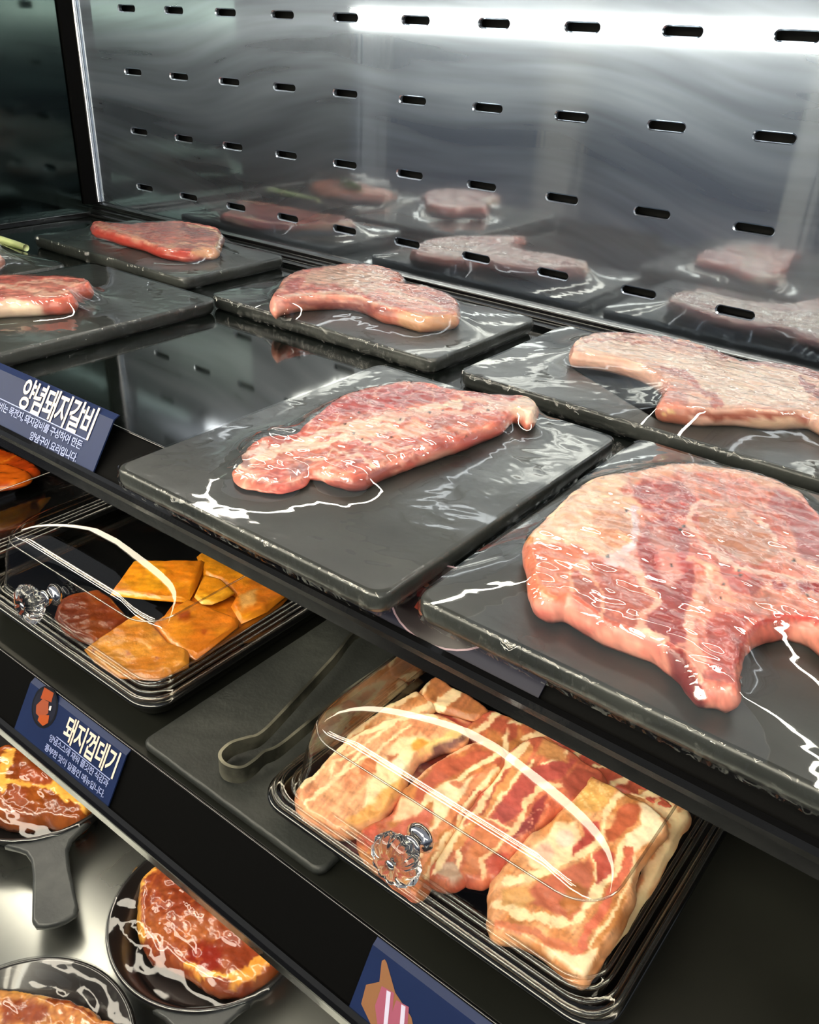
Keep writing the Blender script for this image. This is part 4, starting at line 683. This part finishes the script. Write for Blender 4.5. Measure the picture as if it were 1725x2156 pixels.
# slate board and tongs between the boxes
bx0, bx1, by0, by1 = 6.99, 8.86, -5.68, -3.0
t = MB().loft([rrect(bx0+i, bx1-i, by0+i, by1-i, .08, Z2+h) for i, h in ((.03, .004), (0, .02), (0, .062), (.02, .08))]).build('slate_board', M_board, None, True)
for p in t.data.polygons: p.use_smooth = len(p.vertices) == 4
tag(t, 'dark slate board under the tongs, beside the pork belly box', 'board')
tw = [(760, 1318), (700, 1382), (610, 1480), (552, 1540), (520, 1552), (488, 1562), (468, 1578), (463, 1592), (472, 1606), (490, 1614), (512, 1614), (535, 1600), (556, 1582), (585, 1570), (640, 1525), (730, 1450), (835, 1365)]
zt2 = Z2+.085+.17; W0 = [onz(u, v, zt2) for u, v in tw]; W0 = smooth_loop(W0, 4)[:-4]
def tong_h(i): f = i/(len(W0)-1); return .09+.07*(1-abs(2*f-1)**1.0) if True else 0
V = []; Fc = []; n = len(W0)
for i, p in enumerate(W0):
    q = np.array(p); d = np.array(W0[min(i+1, n-1)])-np.array(W0[max(i-1, 0)]); nn = np.array([d[1], -d[0], 0]); nn /= np.linalg.norm(nn)+1e-9; h = tong_h(i); e = .013
    zlo = Z2+.088; zz = q[2]-(1-min(1, 2.5*min(i, n-1-i)/n+.55))*.05
    V += [q*[1, 1, 0]+nn*e+[0, 0, zz], q*[1, 1, 0]+nn*e+[0, 0, max(zlo, zz-h)], q*[1, 1, 0]-nn*e+[0, 0, max(zlo, zz-h)], q*[1, 1, 0]-nn*e+[0, 0, zz]]
for i in range(n-1):
    for k in range(4): Fc.append((i*4+k, i*4+(k+1) % 4, (i+1)*4+(k+1) % 4, (i+1)*4+k))
Fc += [(3, 2, 1, 0), ((n-1)*4, (n-1)*4+1, (n-1)*4+2, (n-1)*4+3)]
o = mesh('tongs', V, Fc, M_tongs, None, True); md = o.modifiers.new('edges', 'EDGE_SPLIT'); md.split_angle = .8; tag(o, 'grey steel tongs with a rounded spring end lying on the slate board', 'tongs')

# ---------------------------------------------------------------- small skillets on the steel deck
ZD = -7.6
def skillet(cx, cy, ang, label, meats, seed=0, r=.94, hl=.95):
    t = thing('skillet', (cx, cy, ZD), label, 'pan', 'small cast iron skillets on the steel deck')
    MB().lathe([(0, 0), (r*.72, 0), (r*.78, .015), (r*.98, .33), (r*1.0, .345), (r*.985, .36), (r*.955, .355), (r*.77, .05), (r*.72, .035), (0, .035)], (cx, cy, ZD), 72).build('bowl', M_panin, t, True)
    a = math.radians(ang); d = np.array([math.cos(a), math.sin(a)]); s = np.array([-d[1], d[0]]); out = []
    prof = [(r*.93, .40), (r*1.0, .30), (r*1.08, .215), (r*1.2, .17), (r*1.4, .165), (r+hl*.75, .19), (r+hl*.9, .2), (r+hl*.97, .17), (r+hl, .1)]
    L = [(x, w) for x, w in prof]+[(r+hl+.01, 0)]+[(x, -w) for x, w in reversed(prof)]
    hz = lambda x: ZD+.33-.07*(x-r)*.9
    rings = [[np.r_[np.array([cx, cy])+d*(x-(ins*.5 if x > r+.5 else 0))+s*(w-math.copysign(ins, w) if abs(w) > ins else 0), hz(x)+dz] for x, w in L] for ins, dz in ((.03, -.09), (0, -.06), (0, -.015), (.03, 0))]
    MB().loft(rings).build('handle', M_pan, t, True); h_ = t.children[-1]
    for p in h_.data.polygons: p.use_smooth = len(p.vertices) == 4
    # crinkled film over the bowl
    nr, na = 26, 96; V = [[cx, cy, ZD+.36]]; Fc = []
    for i in range(1, nr+1):
        for k in range(na):
            q = 2*math.pi*k/na; rr = r*1.005*i/nr; x = cx+rr*math.cos(q); y = cy+rr*math.sin(q); f = i/nr
            z = ZD+.362+.0*f+(1-f**3)*(.03+.02*fbm(np.array([x*3.0+seed]), np.array([y*3.0]), 3)[0])+.016*(1-f**8)*(.5-abs(fbm(np.array([x*4+seed*2]), np.array([y*9.0]), 3)[0])*2)
            for M in meats:
                pass
            V.append([x, y, z])
    for k in range(na): Fc.append((0, 1+k, 1+(k+1) % na))
    for i in range(nr-1):
        for k in range(na): Fc.append((1+i*na+k, 1+(i+1)*na+k, 1+(i+1)*na+(k+1) % na, 1+i*na+(k+1) % na))
    for k in range(na):
        q = 2*math.pi*k/na; rr = r*(1.012+.012*math.sin(k*1.7)); V.append([cx+rr*math.cos(q), cy+rr*math.sin(q), ZD+.27+.03*math.sin(k*2.3)])
    b0 = 1+(nr-1)*na; b1 = 1+nr*na
    for k in range(na): Fc.append((b0+k, b1+k, b1+(k+1) % na, b0+(k+1) % na))
    mesh('film_wrap', V, Fc, M_filmw, t)
    return t
OR1, OR2, BRN, YEL = (.78, .36, .16), (.86, .52, .26), (.34, .16, .09), (.95, .70, .34)
def pan_meat(pts, z, th, base, layers, label, seed, cat='meat', nm='marinated_steak', grp=None):
    o, B = slab(nm, pts, z, th, M_glaze, None, .02, .08, base, layers, seed=seed, lump=.06, rough=.02, jit=.012, paintkw=dict(warp=9, fib=(.4, .9))); tag(o, label, cat, grp)
skillet(7.12, -5.29, -47, 'skillet in the middle of the deck with a reddish steak, partly under the shelf lip', [], 1)
pan_meat([(292, 1900), (290, 1850), (310, 1822), (340, 1812), (400, 1830), (480, 1880), (560, 1930), (600, 1975), (590, 2020), (540, 2060), (500, 2072), (440, 2062), (400, 2040), (360, 2020), (330, 2005), (300, 1975), (288, 1940)], ZD+.05, .25, ((.58, .26, .16), (.68, .38, .22)),
         [('L', [(300, 1980), (290, 1920), (296, 1850), (330, 1815)], 14, YEL), ('L', [(400, 2030), (430, 2055), (480, 2062), (520, 2050)], 12, YEL), ('L', [(500, 2070), (560, 2020), (600, 1985)], 26, (.90, .62, .28)), ('P', [(390, 2010), (430, 1990), (470, 2010), (470, 2045), (430, 2050)], (.60, .20, .15), 8), ('P', [(430, 1850), (520, 1920), (540, 1960), (460, 1930)], (.86, .52, .34), 9), ('V', .03, .1, (.4, .9, -.9, .4), (.88, .52, .26), .5)], 'reddish brown marinated steak with yellow fat rim in the middle skillet', 71)
skillet(4.40, -5.32, -28.7, 'skillet furthest left with yellow fatty meat, its handle pointing down', [], 2)
pan_meat([(-60, 1640), (-30, 1590), (20, 1560), (80, 1600), (140, 1650), (185, 1680), (178, 1712), (150, 1722), (100, 1715), (60, 1720), (0, 1715), (-50, 1690)], ZD+.05, .27, ((.66, .36, .15), (.56, .27, .12)),
         [('L', [(20, 1580), (10, 1630), (10, 1660)], 24, YEL), ('L', [(20, 1640), (60, 1655), (110, 1660), (140, 1690)], 16, YEL), ('L', [(100, 1640), (150, 1670), (175, 1700)], 20, YEL), ('P', [(45, 1620), (80, 1615), (120, 1640), (110, 1655), (70, 1655), (48, 1645)], (.66, .32, .18), 5), ('D', (55, 1600), 9, (.6, .36, .2)), ('P', [(25, 1660), (60, 1670), (50, 1690), (20, 1680)], (.62, .30, .16), 5)], 'yellow and brown marinated meat with thick fat in the far left skillet', 72)
skillet(6.98, -7.19, -47, 'skillet in the bottom left corner of the photo with orange meat', [], 3)
pan_meat([(-80, 2100), (0, 2078), (50, 2080), (110, 2090), (160, 2100), (200, 2125), (250, 2150), (300, 2190), (260, 2260), (120, 2300), (-60, 2280), (-120, 2180)], ZD+.05, .27, ((.84, .56, .30), (.88, .64, .38)),
         [('L', [(0, 2085), (60, 2088), (120, 2098)], 10, YEL), ('P', [(0, 2110), (60, 2105), (100, 2120), (80, 2160), (0, 2160)], (.60, .28, .14), 8), ('L', [(100, 2110), (150, 2110), (200, 2135)], 12, (.55, .26, .12)), ('V', .02, .1, (1, .3, -.3, 1), (.7, .36, .16), .5)], 'orange marinated meat in the bottom left skillet', 73)


#TAIL
for o in list(bpy.data.objects):
    if '_o' in o: del o['_o']
